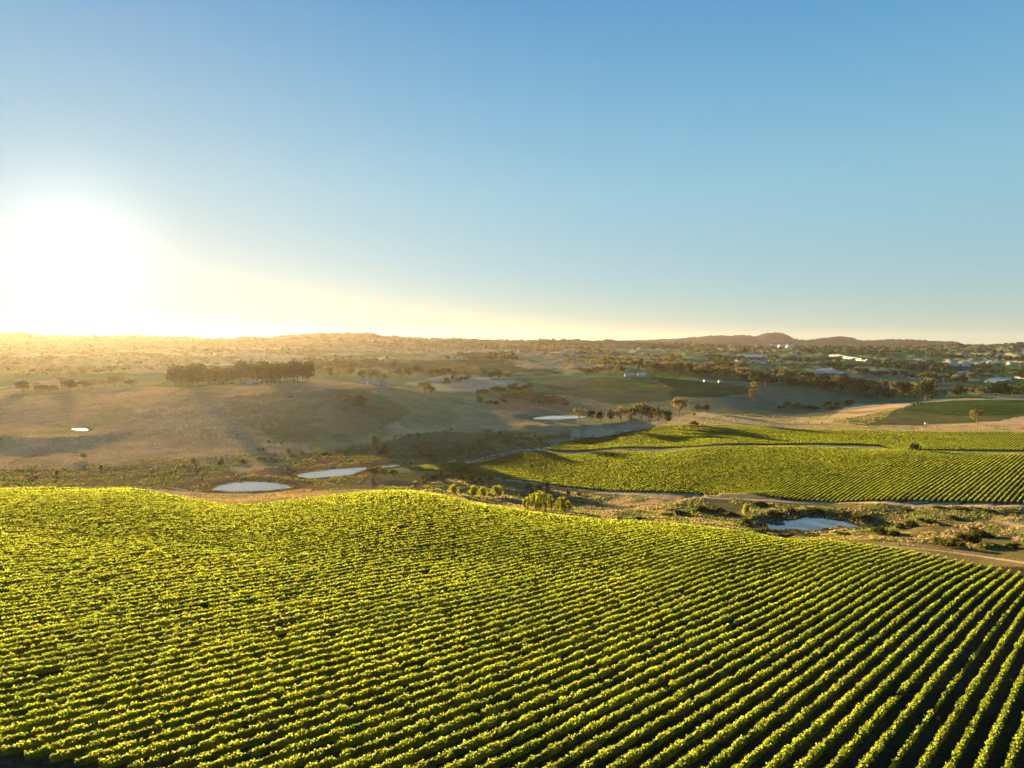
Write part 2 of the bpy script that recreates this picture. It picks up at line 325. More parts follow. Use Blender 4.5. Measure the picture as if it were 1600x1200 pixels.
pond_specs = [
  ([(1196, 822), (1203, 815), (1218, 813), (1236, 813), (1250, 809.5), (1266, 808), (1280, 806.5), (1292, 810.5), (1308, 812), (1325, 816), (1345, 821), (1362, 822.5), (1345, 826), (1322, 825), (1308, 823), (1292, 828), (1272, 829), (1258, 831), (1244, 827), (1226, 828.5), (1205, 828)], -110.6, 'farm pond reflecting blue sky among green bramble mounds below the striped vineyard', 2.6),
  ([(324, 766), (345, 757), (370, 753), (398, 752), (430, 754), (455, 759), (461, 762), (440, 765), (410, 767.5), (370, 769), (340, 768)], -112.2, 'oval white-lit pond just beyond the foreground vineyard edge, left of the longer one', 1.6),
  ([(455, 742), (480, 738), (500, 735.5), (520, 732.5), (545, 731.5), (570, 730.5), (576, 732), (560, 738), (548, 743), (520, 745), (500, 747.5), (480, 748), (465, 745)], -115.0, 'long pale dam water pointing right, behind the oval pond', 1.2),
  ([(592, 729), (606, 727.5), (626, 725.5), (627, 728), (612, 730), (596, 732)], -116.5, 'thin sliver of creek water beside the dark shrubs at the vineyard tip', .5),
  ([(828, 654), (845, 650.5), (870, 649), (915, 649.5), (918, 652), (890, 655), (860, 656), (838, 656)], None, 'flat pale pond at the foot of the brown orchard', 1.0),
  ([(109, 670.2), (125, 669.9), (141, 671.6), (139, 672.6), (122, 671.6)], None, 'tiny bright dam on the shaded hillside near the left edge', 1.0),
]
pond_info = []
for P, z, lab, bank in pond_specs:
    if z is None:
        c = np.mean(P, axis=0); hx, hy = hit(c[0], c[1], 500.); z = float(H(hx, hy)[0])
    W = smoothpoly(pond(P, z), 1); pond_info.append((W, z, lab))
    cx, cy = np.mean(W, axis=0); R = max(np.hypot(a-cx, b-cy) for a, b in W)+60
    mk = (np.hypot(X2-cx, Y2-cy) < R); d = pdist(X2[mk], Y2[mk], W)
    zz = Z[mk]; flat = z-.06; k = sstep(5, 26, d); zz = flat*(1-k)+zz*k
    zz = np.where(d > 4, np.maximum(zz, flat+bank*sstep(4, 9, d)*(.6+.4*vnoise(X2[mk]/9, Y2[mk]/9, 4))*(1-sstep(14, 30, d))), zz); Z[mk] = zz

# ---- fields in plan
near1 = []
for x, y in ((-120, 1172), (0, 1190), (165, 1214), (420, 1252)): near1.append(hit(x, y, 30.))
E1 = [(float(ray(x, y)[0])*Y, Y) for x, y, Y in edge1]
FIELD1 = E1[:]+[(215*.95, 150), (120, 62), (40, 55), near1[3], near1[2], near1[1], near1[0], (-190, 150), (-300, 200)]
FIELD2 = plan([(1760, 791), (1600, 788), (1400, 783.5), (1200, 777), (1100, 773), (1000, 769), (930, 766), (850, 757), (770, 745), (700, 740), (636, 734), (655, 730), (720, 722), (800, 710.5), (850, 706), (960, 707), (1100, 701), (1200, 698.5), (1350, 702), (1450, 706), (1600, 710.5), (1760, 714)], 360.)
FIELD3 = plan([(1760, 707), (1600, 705), (1402, 704), (1376, 697), (1200, 695.5), (1100, 698), (1050, 699.5), (940, 702.5), (852, 702), (880, 692), (912, 685), (950, 682.5), (1000, 673), (1050, 665), (1120, 665.5), (1200, 668), (1300, 672.5), (1400, 674), (1600, 675.5), (1760, 677)], 600.)

# ---- land cover colours on the vertices
DRY = (.50, .35, .18); GOLD = (.60, .45, .26); OLIVE = (.15, .14, .06); GREEN = (.06, .105, .03); BRIGHT = (.12, .18, .03); SOIL = (.045, .038, .024); TRK = (.42, .32, .21); SCRUB = (.15, .165, .07); BROWN = (.13, .09, .055); PALE = (.40, .38, .26); MUD = (.26, .15, .08); WOOD = (.045, .055, .035)
cov = np.empty(Z.shape+(3,)); cov[:] = (.30, .29, .15)  # default, DRY and SCRUB lightened to stand in for light the shade lacks
U, V = proj(X2, Y2, Z)
bl = fbm(X2/300, Y2/500, 3, 40)
PN1 = fbm(X2/70, Y2/90, 4, 50); PN2 = fbm(X2/60, Y2/90, 4, 55)
def paint(P, c, ymin=300, ymax=20000, k=1.0):
    m = inpoly(U+1.5*vnoise(X2/20, Y2/20, 8)+(9*PN1 if k < 1 or c in (SCRUB, MUD, DRY) else 0), V+.6*vnoise(X2/25, Y2/25, 6)+(4*PN2 if k < 1 or c in (SCRUB, MUD, DRY) else 0), P) & (Y2 > ymin) & (Y2 < ymax); cov[m] = cov[m]*(1-k)+np.array(c)*k
m = Y2 > 1300; pk = np.floor((X2+.3*Y2+60*bl)/330)*7.3+np.floor((Y2+.2*X2+90*bl)/(260))*3.1
hsh = (np.sin(pk*12.9898)*43758.5453) % 1
for lo, hi, c in ((0, .22, (.10, .18, .055)), (.22, .40, (.26, .27, .13)), (.40, .48, (.08, .10, .05)), (.48, .7, (.17, .23, .10)), (.7, .86, (.42, .37, .21)), (.86, 1.01, (.10, .17, .08))):
    q = m & (hsh >= lo) & (hsh < hi); cov[q] = c
cov[m] *= 1.2; q = (Y2 > 4200); cov[q] = cov[q]*.35+np.array((.05, .065, .04))*.65  # far paddocks lightened too, in place of missing valley light
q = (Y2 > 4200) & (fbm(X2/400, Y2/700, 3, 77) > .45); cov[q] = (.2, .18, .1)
cov[(Y2 > 7800)] = (.025, .06, .07)  # far ranges tinted blue, painting distance haze into their colour
paint([(-300, 760), (-300, 600), (490, 588), (620, 604), (760, 640), (860, 665), (700, 700), (560, 715), (440, 735), (200, 745)], DRY, 480, 1300)
paint([(340, 620), (560, 605), (640, 640), (560, 690), (430, 690), (380, 660)], (.17, .155, .07), 600, 1250, .6)
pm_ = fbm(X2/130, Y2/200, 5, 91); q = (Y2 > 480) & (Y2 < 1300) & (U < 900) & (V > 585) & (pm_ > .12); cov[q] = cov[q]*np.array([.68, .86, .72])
paint([(560, 700), (700, 672), (860, 680), (900, 672), (980, 672), (840, 705), (700, 725), (590, 732), (470, 728), (400, 715)], SCRUB, 560, 1000)
paint([(-300, 766), (-300, 742), (300, 728), (470, 752), (600, 745), (640, 765), (560, 775), (300, 785)], (.20, .16, .075), 390, 640)
paint([(320, 776), (300, 758), (380, 742), (480, 722), (600, 722), (600, 740), (560, 752), (470, 766)], MUD, 430, 680)
paint([(225, 763), (320, 770), (430, 771), (520, 766), (600, 764), (700, 776), (640, 790), (300, 805), (240, 780)], (.48, .40, .21), 340, 560)
paint([(600, 740), (700, 738), (850, 758), (960, 772), (1620, 792), (1620, 910), (1400, 862), (1250, 842), (1000, 816), (800, 798), (700, 778), (600, 765)], (.17, .155, .06), 270, 620)
paint([(940, 812), (930, 790), (960, 778), (1040, 772), (1090, 776), (1050, 790), (980, 806)], (.46, .33, .17), 380, 560)
paint([(960, 806), (1060, 784), (1110, 780), (1090, 790), (1010, 808)], SCRUB, 380, 560, .8)
paint([(1040, 818), (1100, 812), (1160, 826), (1090, 828)], (.38, .26, .15), 300, 430, .8)
paint([(1190, 836), (1180, 812), (1230, 796), (1300, 798), (1390, 812), (1380, 828), (1260, 838)], (.10, .085, .04), 380, 470, .8)
paint([(1290, 850), (1420, 848), (1620, 880), (1620, 905), (1500, 880), (1400, 860)], (.26, .22, .09), 240, 350)
paint([(1540, 812), (1620, 800), (1620, 850), (1580, 846), (1590, 825)], (.46, .35, .22), 320, 420)
paint([(1010, 662), (1100, 642), (1180, 644), (1230, 654), (1330, 640), (1420, 628), (1480, 625), (1600, 620), (1800, 620), (1800, 690), (1200, 670), (1050, 667), (950, 684), (850, 704), (760, 715), (880, 695), (900, 672)], GOLD, 700, 1300)
paint([(1300, 658), (1400, 640), (1440, 626), (1490, 625), (1800, 622), (1800, 645), (1600, 650), (1560, 658), (1460, 664), (1350, 665)], (.13, .15, .06), 900, 1300)
paint([(1410, 640), (1440, 628), (1480, 626), (1800, 623), (1800, 644), (1560, 648), (1480, 650)], GREEN, 900, 1300)
paint([(850, 690), (950, 668), (1000, 660), (1040, 660), (900, 690), (860, 698)], PALE, 700, 1100, .7)
paint([(630, 600), (700, 585), (790, 590), (830, 600), (780, 612), (700, 612)], PALE, 1200, 2000)
paint([(780, 616), (830, 611), (885, 622), (890, 632), (850, 634), (780, 624)], (.10, .07, .045), 1100, 1500)
paint([(740, 628), (800, 622), (900, 636), (960, 640), (920, 650), (820, 650)], (.24, .18, .11), 1050, 1400)
paint([(850, 600), (930, 590), (1040, 598), (1060, 625), (960, 632), (860, 612)], (.13, .15, .07), 1100, 1700)
paint([(930, 594), (1010, 590), (1045, 608), (950, 606)], BRIGHT, 1300, 2000, .7)
paint([(1015, 588), (1060, 592), (1170, 604), (1170, 615), (1100, 622), (1050, 620), (1045, 605)], GREEN, 1200, 2200)
paint([(970, 580), (1080, 584), (1080, 592), (980, 586)], BRIGHT, 1500, 3000)
paint([(1075, 628), (1200, 615), (1330, 630), (1300, 650), (1200, 655), (1080, 642)], (.20, .21, .12), 1050, 1800)
paint([(1260, 590), (1330, 583), (1400, 586), (1500, 612), (1400, 605), (1300, 598)], (.24, .25, .13), 1600, 2400)
paint([(600, 546), (760, 544), (800, 552), (640, 553)], (.4, .33, .18), 2400, 4500)
paint([(630, 560), (712, 556), (720, 561), (640, 563)], (.48, .38, .2), 2000, 3500)
paint([(640, 564), (780, 561), (800, 566), (650, 570)], GREEN, 2000, 3500)
paint([(800, 553), (850, 552), (900, 556), (860, 562), (800, 561)], (.36, .29, .17), 2400, 4500)
paint([(800, 571), (900, 565), (1000, 569), (1000, 573), (830, 577)], (.45, .35, .2), 1800, 3200)
paint([(1085, 567), (1140, 565), (1130, 572), (1080, 571)], (.48, .37, .2), 2000, 3800)
paint([(1425, 573), (1500, 570), (1560, 576), (1540, 583), (1440, 583)], (.11, .17, .07), 2000, 3800)
paint([(1470, 557), (1505, 556), (1500, 560), (1470, 560)], (.4, .34, .2), 2500, 5000)
for P, c, a_ in (([(1180, 546), (1280, 544), (1330, 550), (1220, 553)], (.16, .24, .09), 2500), ([(1330, 553), (1430, 551), (1470, 558), (1380, 562)], (.20, .27, .12), 2300), ([(1440, 546), (1600, 544), (1600, 550), (1480, 552)], (.22, .27, .13), 2800), ([(1030, 548), (1110, 546), (1130, 551), (1060, 553)], (.30, .34, .10), 2600), ([(1090, 545), (1140, 544), (1150, 547), (1100, 548)], (.42, .40, .15), 2900), ([(1150, 578), (1260, 572), (1290, 580), (1200, 588)], (.10, .20, .08), 1700), ([(860, 577), (960, 574), (980, 580), (880, 584)], (.34, .33, .17), 1700), ([(700, 548), (790, 547), (800, 551), (720, 552)], (.5, .42, .22), 2600), ([(500, 552), (560, 551), (570, 555), (510, 556)], (.5, .42, .22), 2400), ([(400, 566), (480, 563), (500, 568), (420, 572)], (.36, .36, .16), 1900), ([(1000, 556), (1080, 555), (1090, 560), (1010, 561)], (.34, .36, .2), 2300), ([(1540, 603), (1600, 602), (1600, 612), (1550, 611)], (.14, .2, .07), 1500)):
    paint(P, c, a_)
for fld, c in ((FIELD1, (.055, .05, .028)), (FIELD2, (.07, .062, .032)), (FIELD3, (.08, .072, .035))):
    q = inpoly(X2, Y2, fld); cov[q] = c
q = (Y2 < 260) & ~inpoly(X2, Y2, FIELD1); cov[q] = (.07, .055, .035)
for P, z, lab in pond_info:
    cx, cy = np.mean(P, axis=0); mk = np.hypot(X2-cx, Y2-cy) < 120; d = pdist(X2[mk], Y2[mk], P); c = cov[mk]; kk = (1-sstep(1, 9, d))[:, None]; cov[mk] = c*(1-kk)+np.array((.09, .065, .04))*kk
U, V = proj(X2, Y2, Z)
nx, ny = len(tg), len(ly); idx = np.arange(nx*ny).reshape(ny, nx)
Fg = np.stack([idx[:-1, :-1], idx[:-1, 1:], idx[1:, 1:], idx[1:, :-1]], -1).reshape(-1, 4)
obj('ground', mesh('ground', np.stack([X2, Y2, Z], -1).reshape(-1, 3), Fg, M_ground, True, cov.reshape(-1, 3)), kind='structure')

# ---- water
m, t = newmat('water'); o_ = N(t, 'ShaderNodeOutputMaterial'); b_ = N(t, 'ShaderNodeBsdfPrincipled'); b_.inputs['Base Color'].default_value = (.10, .12, .125, 1); b_.inputs['Roughness'].default_value = .03; b_.inputs['IOR'].default_value = 1.6; b_.inputs['Specular IOR Level'].default_value = 1.0
c_ = N(t, 'ShaderNodeTexCoord'); n_ = N(t, 'ShaderNodeTexNoise'); n_.inputs['Scale'].default_value = .8; t.links.new(c_.outputs['Object'], n_.inputs['Vector'])
bp_ = N(t, 'ShaderNodeBump'); bp_.inputs['Strength'].default_value = .05; bp_.inputs['Distance'].default_value = .1; t.links.new(n_.outputs[0], bp_.inputs['Height']); t.links.new(bp_.outputs[0], b_.inputs['Normal']); t.links.new(b_.outputs[0], o_.inputs[0]); M_water = m
M_ripple = M_water.copy(); M_ripple.node_tree.nodes['Principled BSDF'].inputs['Roughness'].default_value = .34   # wind-ruffled little dam
for P, z, lab in pond_info:
    cx, cy = np.mean(P, axis=0); n_ = len(P)
    Vw = [(0, 0, 0)]+[(a-cx, b-cy, 0) for a, b in P]
    me = bpy.data.meshes.new('pond'); me.from_pydata([(a-cx, b-cy, 0) for a, b in P], [], [list(range(n_))]); me.materials.append(M_ripple if lab.startswith('tiny') else M_water)
    o = obj('pond', me, loc=(cx, cy, z), kind='structure')
# ---- tracks (thin draped sheets)
def track(P, wid, ymin, name='dirt_track'):
    W = np.array(plan(P, ymin)); d = np.r_[0, np.cumsum(np.hypot(*np.diff(W, axis=0).T))]; s = np.arange(0, d[-1], 3.0); x = np.interp(s, d, W[:, 0]); y = np.interp(s, d, W[:, 1])
    for _ in range(6): x[1:-1] = (x[:-2]+x[1:-1]*2+x[2:])/4; y[1:-1] = (y[:-2]+y[1:-1]*2+y[2:])/4
    dx = np.gradient(x); dy = np.gradient(y); l = np.hypot(dx, dy); nx_, ny_ = -dy/l, dx/l; rows = []; K = 5
    ww = wid*(1+.18*vnoise(s/11, s*0, 3))
    for k in range(K):
        f = (k/(K-1)-.5)*ww; xx = x+nx_*f; yy = y+ny_*f; rows.append(np.stack([xx, yy, H(xx, yy)+.10-(.06 if k in (0, K-1) else 0)], -1))
    Vt = np.stack(rows, 1).reshape(-1, 3); c = Vt.mean(0); i = np.arange((len(s)-1)*K).reshape(-1, K)[:, :-1].ravel()
    return obj(name, mesh(name, Vt-c, np.stack([i, i+1, i+K+1, i+K], -1), M_track, True), loc=tuple(c), kind='structure')
track([(930, 770), (1000, 772.5), (1100, 778), (1200, 782), (1300, 785.5), (1400, 788.5), (1500, 791), (1650, 793)], 6, 360)
track([(640, 768), (700, 773), (760, 783), (830, 795), (900, 804)], 4, 400)
track([(700, 722), (760, 714.5), (840, 702), (880, 697), (930, 686), (1000, 670), (1040, 664)], 6, 560)
track([(1205, 697.8), (1260, 699.5), (1340, 700.5), (1400, 706), (1500, 709.5), (1650, 712)], 9, 560)
track([(-80, 763), (60, 762.5), (150, 760.5), (230, 762), (320, 769)], 4, 400)
track([(1290, 850), (1350, 852), (1450, 858), (1540, 870), (1640, 884)], 4, 240)

track([(150, 680), (190, 668), (240, 659), (275, 652)], 2.2, 600)
track([(492, 593), (530, 596), (568, 600.5)], 5, 1000)
track([(60, 745), (200, 738), (290, 728)], 1.8, 480)

# ------------------------------------------------------------------ vineyards
TH = math.radians(42.8); ux, uy = math.sin(TH), math.cos(TH); vx, vy = math.cos(TH), -math.sin(TH)
def row_segments(poly, v, s0, s1, ds=.5):
    s = np.arange(s0, s1, ds); x = ux*s+vx*v; y = uy*s+vy*v
    ins = inpoly(x, y, poly) & (y > 50); tt = x/np.maximum(y, 1); ins &= (np.abs(tt) < .86)
    return s[ins]
LEAF = np.array([(-.5, 0, 0), (0, -.38, .12), (.5, 0, 0), (0, .42, .1)])
def build_row(s, v, lod, sparse=0.0):
    """canopy body (rippled hedge) + leaf blades; returns V, F, tint"""
    step = (1.1, 1.6, 2.2, 3.2)[lod]
    n_ = max(3, int((s[-1]-s[0])/step)+1); q = np.linspace(s[0], s[-1], n_)
    x = ux*q+vx*v; y = uy*q+vy*v; z = H(x, y)
    j1 = vnoise(q/1.7, q*0+v, 1); j2 = vnoise(q/1.3, q*0+v, 2); j3 = vnoise(q/6, q*0+v, 5)
    hw = .36+.12*j1; top = 1.68+.2*j2+.14*j3; bot = .75+.1*j1
    gp = sstep(.80, .95, vnoise(q/3.1+v*.37, q*0+v*1.9, 17)); hw = hw*(1-.65*gp); top = top-.55*gp
    if sparse: hw = hw*.7; top = top*.93
    hw[0] = hw[-1] = .1; 
    sh = .07*j2
    prof = [(-1, 0, .0), (-1.05, .55, 1), (-.25, 1, 1), (.35, .97, 1), (1.05, .5, 1), (1, 0, 0)]
    K = len(prof); R = []
    for a, hfrac, _ in prof:
        o = a*hw+sh; R.append(np.stack([x+vx*o, y+vy*o, z+bot+(top-bot)*hfrac*.9], -1))
    Vb = np.stack(R, 1).reshape(-1, 3); i = np.arange((n_-1)*K).reshape(-1, K)[:, :-1].ravel(); Fb = np.stack([i, i+1, i+K+1, i+K], -1)
    tb = np.full((len(Vb), 3), .52)*(1+.2*rng.uniform(-1, 1, (len(Vb), 1)))  # body tinted darker than the leaves, painting in the canopy's inner shade
    # leaves / shoots
    dens = (48, 28, 14, 5)[lod]*(.45 if sparse else 1); size = (.28, .35, .47, .74)[lod]
    m_ = int((s[-1]-s[0])*dens)
    if m_ < 1: return Vb, [Fb], tb
    qs = rng.uniform(s[0], s[-1], m_)
    if sparse: qs = qs[(vnoise(qs/2.2, qs*0, 11) > -.25)]; m_ = len(qs)
    gq = vnoise(qs/3.1+v*.37, qs*0+v*1.9, 17); qs = qs[(gq < .86) | (rng.uniform(0, 1, m_) < .2)]; m_ = len(qs)
    a = rng.uniform(-1, 1, m_); clump = vnoise(qs/.9, qs*0+v*3, 7)
    up = 1-np.abs(a)**2.2*rng.uniform(.1, 1, m_)
    tp = np.interp(qs, q, top); bt = np.interp(qs, q, bot)
    o = a*(.52+.16*clump)*(.7 if sparse else 1)
    zz = H(ux*qs+vx*v, uy*qs+vy*v)+bt+(tp-bt)*up+.24*clump+rng.uniform(-.1, .5, m_)**1.0*(np.abs(a) < .6)*rng.uniform(0, 1, m_)
    C = np.stack([ux*qs+vx*(v+o), uy*qs+vy*(v+o), zz], -1)
    L = LEAF[None]*(size*rng.uniform(.65, 1.3, m_))[:, None, None]
    # random rotation biased to vertical-ish blades facing along/against sun
    az = rng.uniform(0, 2*np.pi, m_); el = rng.normal(.95, .45, m_); rl = rng.uniform(0, 2*np.pi, m_)
    c, s_ = np.cos(rl), np.sin(rl); Lx = L[..., 0]*c[:, None]-L[..., 1]*s_[:, None]; Ly = L[..., 0]*s_[:, None]+L[..., 1]*c[:, None]; Lz = L[..., 2]
    c, s_ = np.cos(el), np.sin(el); Ly, Lz = Ly*c[:, None]-Lz*s_[:, None], Ly*s_[:, None]+Lz*c[:, None]
    c, s_ = np.cos(az), np.sin(az); Lx, Ly = Lx*c[:, None]-Ly*s_[:, None], Lx*s_[:, None]+Ly*c[:, None]
    Vl = (np.stack([Lx, Ly, Lz], -1)+C[:, None]).reshape(-1, 3)
    if lod >= 2: Fl = (np.arange(m_)[:, None]*4+np.array([0, 1, 2])[None]); 
    else: Fl = np.arange(m_*4).reshape(-1, 4)
    if lod >= 2:
        Vl = Vl.reshape(-1, 4, 3)[:, (0, 1, 3)].reshape(-1, 3); Fl = np.arange(m_*3).reshape(-1, 3); kk = 3
    else: kk = 4
    br = rng.uniform(.75, 1.2, (m_, 1)); tl = np.repeat(np.array([[1., 1., 1.]]), m_, 0)*br
    vg = fbm((ux*qs+vx*v)/26, (uy*qs+vy*v)/26, 3, 71)[:, None]; tl = tl*(1+.13*vg*np.array([[1.3, .9, .5]]))
    red = rng.uniform(0, 1, m_) < .035; tl[red] = np.array([1.5, .75, .6])
    dk = rng.uniform(0, 1, m_) < .15; tl[dk] *= np.array([.55, .75, .8])
    Vv = np.concatenate([Vb, Vl]); return Vv, [Fb, Fl+len(Vb)], np.concatenate([tb, np.repeat(tl, kk, 0)])
def nice(i):
    o = ['nearest', 'second', 'third', 'fourth', 'fifth', 'sixth', 'seventh', 'eighth', 'ninth', 'tenth', 'eleventh', 'twelfth', 'thirteenth', 'fourteenth', 'fifteenth', 'sixteenth', 'seventeenth', 'eighteenth', 'nineteenth']
    if i < 19: return o[i]
    n_ = i+1; h = 'one hundred ' if n_ >= 100 else ''; n_ %= 100
    if n_ == 0: return 'one hundredth'
    if n_ < 20: return h+('first' if n_ == 1 else o[n_-1])
    T1 = ['', '', 'twenty', 'thirty', 'forty', 'fifty', 'sixty', 'seventy', 'eighty', 'ninety']
    return h+(T1[n_//10][:-1]+'ieth' if n_ % 10 == 0 else T1[n_//10]+'-'+('first' if n_ % 10 == 1 else o[n_ % 10-1]))
def join(parts):
    Vs, Fs, Ts, n_ = [], {3: [], 4: []}, [], 0
    for Vp, Fp, tp in parts:
        Vs.append(Vp); Ts.append(tp)
        for f in Fp: 
            if len(f): Fs[f.shape[1]].append(f+n_)
        n_ += len(Vp)
    return np.concatenate(Vs), [np.concatenate(Fs[k]) for k in (4, 3) if Fs[k]], np.concatenate(Ts)
pm = MB(); pm.tube([(0, 0, 0), (0, 0, 1.75)], [.07, .065], 5); post_me = pm.mesh('end_post', M_post)
pm = MB(); pm.tube([(0, 0, 0), (.03, .02, .5), (0, 0, .95)], [.05, .04, .03], 4); trunk_me = pm.mesh('vine_trunk', M_vinewood)
count = {1: 0, 2: 0, 3: 0}
def vineyard(poly, idx, lods, sp=3.0, spars=()):
    xs = np.array([p[0] for p in poly]); ys = np.array([p[1] for p in poly]); vv = vx*xs+vy*ys; ss = ux*xs+uy*ys
    k0 = int(math.floor(vv.max()/sp)); stuff = []; num = 0
    for k in range(k0, int(vv.min()/sp)-1, -1):
        v = k*sp; s = row_segments(poly, v, ss.min(), ss.max())
        if len(s) < 12: continue
        sparse = k in spars
        # split by distance into LODs
        yy = uy*s+vy*v; parts = []
        lod_of = np.digitize(yy, lods)
        st = 0
        brk = np.where((np.diff(lod_of) != 0) | (np.diff(s) > 1.0))[0]+1
        for a, b in zip(np.r_[0, brk], np.r_[brk, len(s)]):
            seg = s[a:b]
            if len(seg) > 3: parts.append(build_row(np.array([seg[0], seg[-1]]), v, int(min(lod_of[a], 3)), sparse))
        if not parts: continue
        Vv, Ff, Tt = join(parts)
        x0, y0 = ux*s[0]+vx*v, uy*s[0]+vy*v; z0 = float(H(x0, y0)[0])
        if idx == 3: stuff.append((Vv, Ff, Tt)); continue
        U_, V_ = proj(ux*s+vx*v, uy*s+vy*v, H(ux*s+vx*v, uy*s+vy*v)); vis = (U_ > 0) & (U_ < 1600) & (V_ < 1200)
        if not vis.any(): 
            stuff.append((Vv, Ff, Tt)); continue
        num += 1
        ub = U_[vis][np.argmax(V_[vis])]; vb = V_[vis].max()
        if idx == 1:
            if sparse: lab, grp = 'thin gappy vine row with bare posts, among full rows near the lower right corner', None
            elif num < 20: lab, grp = 'full green vine row, %s row counting from the lower right corner' % nice(num-1), None
            else: lab, grp = 'yellow-green foreground vine row, %s counting from the lower right corner' % nice(num-1), None
            o = obj('vine_row', mesh('vine_row', Vv-np.array([x0, y0, z0]), Ff, M_vine, False, Tt), loc=(x0, y0, z0), label=lab, cat='vine row', group='vine rows of the foreground vineyard')
        else:
            lab = 'clipped vine row of the middle vineyard, %s counting from its right end' % nice(num-1)
            o = obj('vine_row', mesh('vine_row', Vv-np.array([x0, y0, z0]), Ff, M_vine, False, Tt), loc=(x0, y0, z0), label=lab, cat='vine row', group='vine rows of the middle vineyard')
        if idx == 2 or num < 60:
            e = s[0] if idx == 2 else s[-1]; sg = 1 if idx == 2 else -1
            px_, py_ = ux*(e-sg*.3)+vx*v, uy*(e-sg*.3)+vy*v; obj('end_post', post_me, o, loc=(px_-x0, py_-y0, float(H(px_, py_)[0])-z0))
        if sparse:
            for q in (s[0]+28, s[0]+34.5, s[0]+60):
                px_, py_ = ux*q+vx*v, uy*q+vy*v; obj('trellis_post', post_me, o, loc=(px_-x0, py_-y0, float(H(px_, py_)[0])-z0), scale=(1, 1, 1.2))
    count[idx] = num
    if stuff:
        Vv, Ff, Tt = join(stuff); c = Vv.mean(0); c[2] = Vv[:, 2].min()
        lab = 'green vine rows of the far vineyard between the golden slope and the track' if idx == 3 else 'vine rows continuing outside the frame'
        obj('vine_rows', mesh('vine_rows', Vv-c, Ff, M_vine, False, Tt), loc=tuple(c), label=lab, cat='vineyard', kind='stuff')
t_, r_ = ray(1427, 1195); sx, sy = hit(1427, 1195, 40.); ksp = int(round((vx*sx+vy*sy)/3.0))
vineyard(FIELD1, 1, [135, 210, 300], 3.0, (ksp,))
vineyard(FIELD2, 2, [0, 0, 520], 3.0)
vineyard(FIELD3, 3, [0, 0, 0], 3.0)

# ------------------------------------------------------------------ trees
def leaf_cloud(C, size, flat=.0):
    m_ = len(C); L = LEAF[None]*(size*rng.uniform(.6, 1.4, m_))[:, None, None]
    Q = rng.normal(size=(m_, 4)); Q /= np.linalg.norm(Q, axis=1)[:, None]; w_, a, b, c = Q.T
    R = np.stack([1-2*(b*b+c*c), 2*(a*b-c*w_), 2*(a*c+b*w_), 2*(a*b+c*w_), 1-2*(a*a+c*c), 2*(b*c-a*w_), 2*(a*c-b*w_), 2*(b*c+a*w_), 1-2*(a*a+b*b)], -1).reshape(-1, 3, 3)
    return (np.einsum('nij,nkj->nki', R, L)+C[:, None]).reshape(-1, 3), np.arange(m_*4).reshape(-1, 4)
def crown_mesh(name, h, wd, base, nb, nl, size, mat, shape='round', seed=0, gap=.0):
    r_ = np.random.default_rng(seed); Cs = []; blobs = []; T_ = []
    for i in range(nb):
        a = r_.uniform(0, 2*np.pi); f = r_.uniform(0, 1)
        if shape == 'round': zc = base+(h-base)*(.3+.5*f); rr = wd*.30*math.sqrt(max(0.05, 1-(2*f-1)**2*.8))*r_.uniform(.5, 1.1); br = wd*.24*r_.uniform(.7, 1.2)
        elif shape == 'spread': zc = base+(h-base)*(.35+.5*f); rr = wd*.36*r_.uniform(.3, 1.0); br = wd*.16*r_.uniform(.7, 1.3)
        elif shape == 'cone': zc = base+(h-base)*(.08+.84*f); rr = wd*.18*(1-f)*r_.uniform(.5, 1); br = wd*.30*(1.1-f*.85)
        elif shape == 'mound': zc = h*(.2+.4*f); rr = wd*.32*r_.uniform(0, 1.1); br = wd*.2*r_.uniform(.7, 1.2)
        else: zc = base+(h-base)*(.1+.8*f); rr = wd*.08; br = wd*.33*(1-.45*abs(2*f-.7))
        blobs.append((rr*math.cos(a), rr*math.sin(a), zc, br))
    for (x, y, z, br) in blobs:
        k = max(4, int(nl/nb)); d = r_.normal(size=(k, 3)); d /= np.linalg.norm(d, axis=1)[:, None]; q = r_.uniform(.55, 1.08, k)[:, None]
        sc = np.array([1, 1, .75 if shape in ('round', 'spread', 'mound') else 1.25]); P_ = np.array([x, y, z])+d*q*br*sc; P_[:, 2] = np.clip(P_[:, 2], .05*h if shape in ('mound',) else base*.75, h*1.03)
        Cs.append(P_); T_.append(np.full(k, r_.uniform(.75, 1.25)))
    Cc = np.concatenate(Cs); Tt = np.concatenate(T_)*rng.uniform(.7, 1.3, len(Cc))
    V_, F_ = leaf_cloud(Cc, size)
    return mesh(name, V_, F_, mat, False, np.repeat(np.repeat(Tt[:, None], 3, 1), 4, 0)), blobs
def trunk_mesh(h, base, blobs, rad, lean=0):
    b = MB(); b.tube([(0, 0, -1.0), (.1*lean, .05, base*.5), (.3*lean, .1, base*1.05), (.3*lean, 0, h*.6)], [rad*1.25, rad, rad*.8, rad*.3], 6)
    for (x, y, z, r) in blobs[:5]: b.tube([(.2*lean, .08, base*.8), (x*.5, y*.5, (base+z)*.5), (x, y, z)], [rad*.5, rad*.35, rad*.12], 4)
    return b.mesh('trunk', M_bark, True)
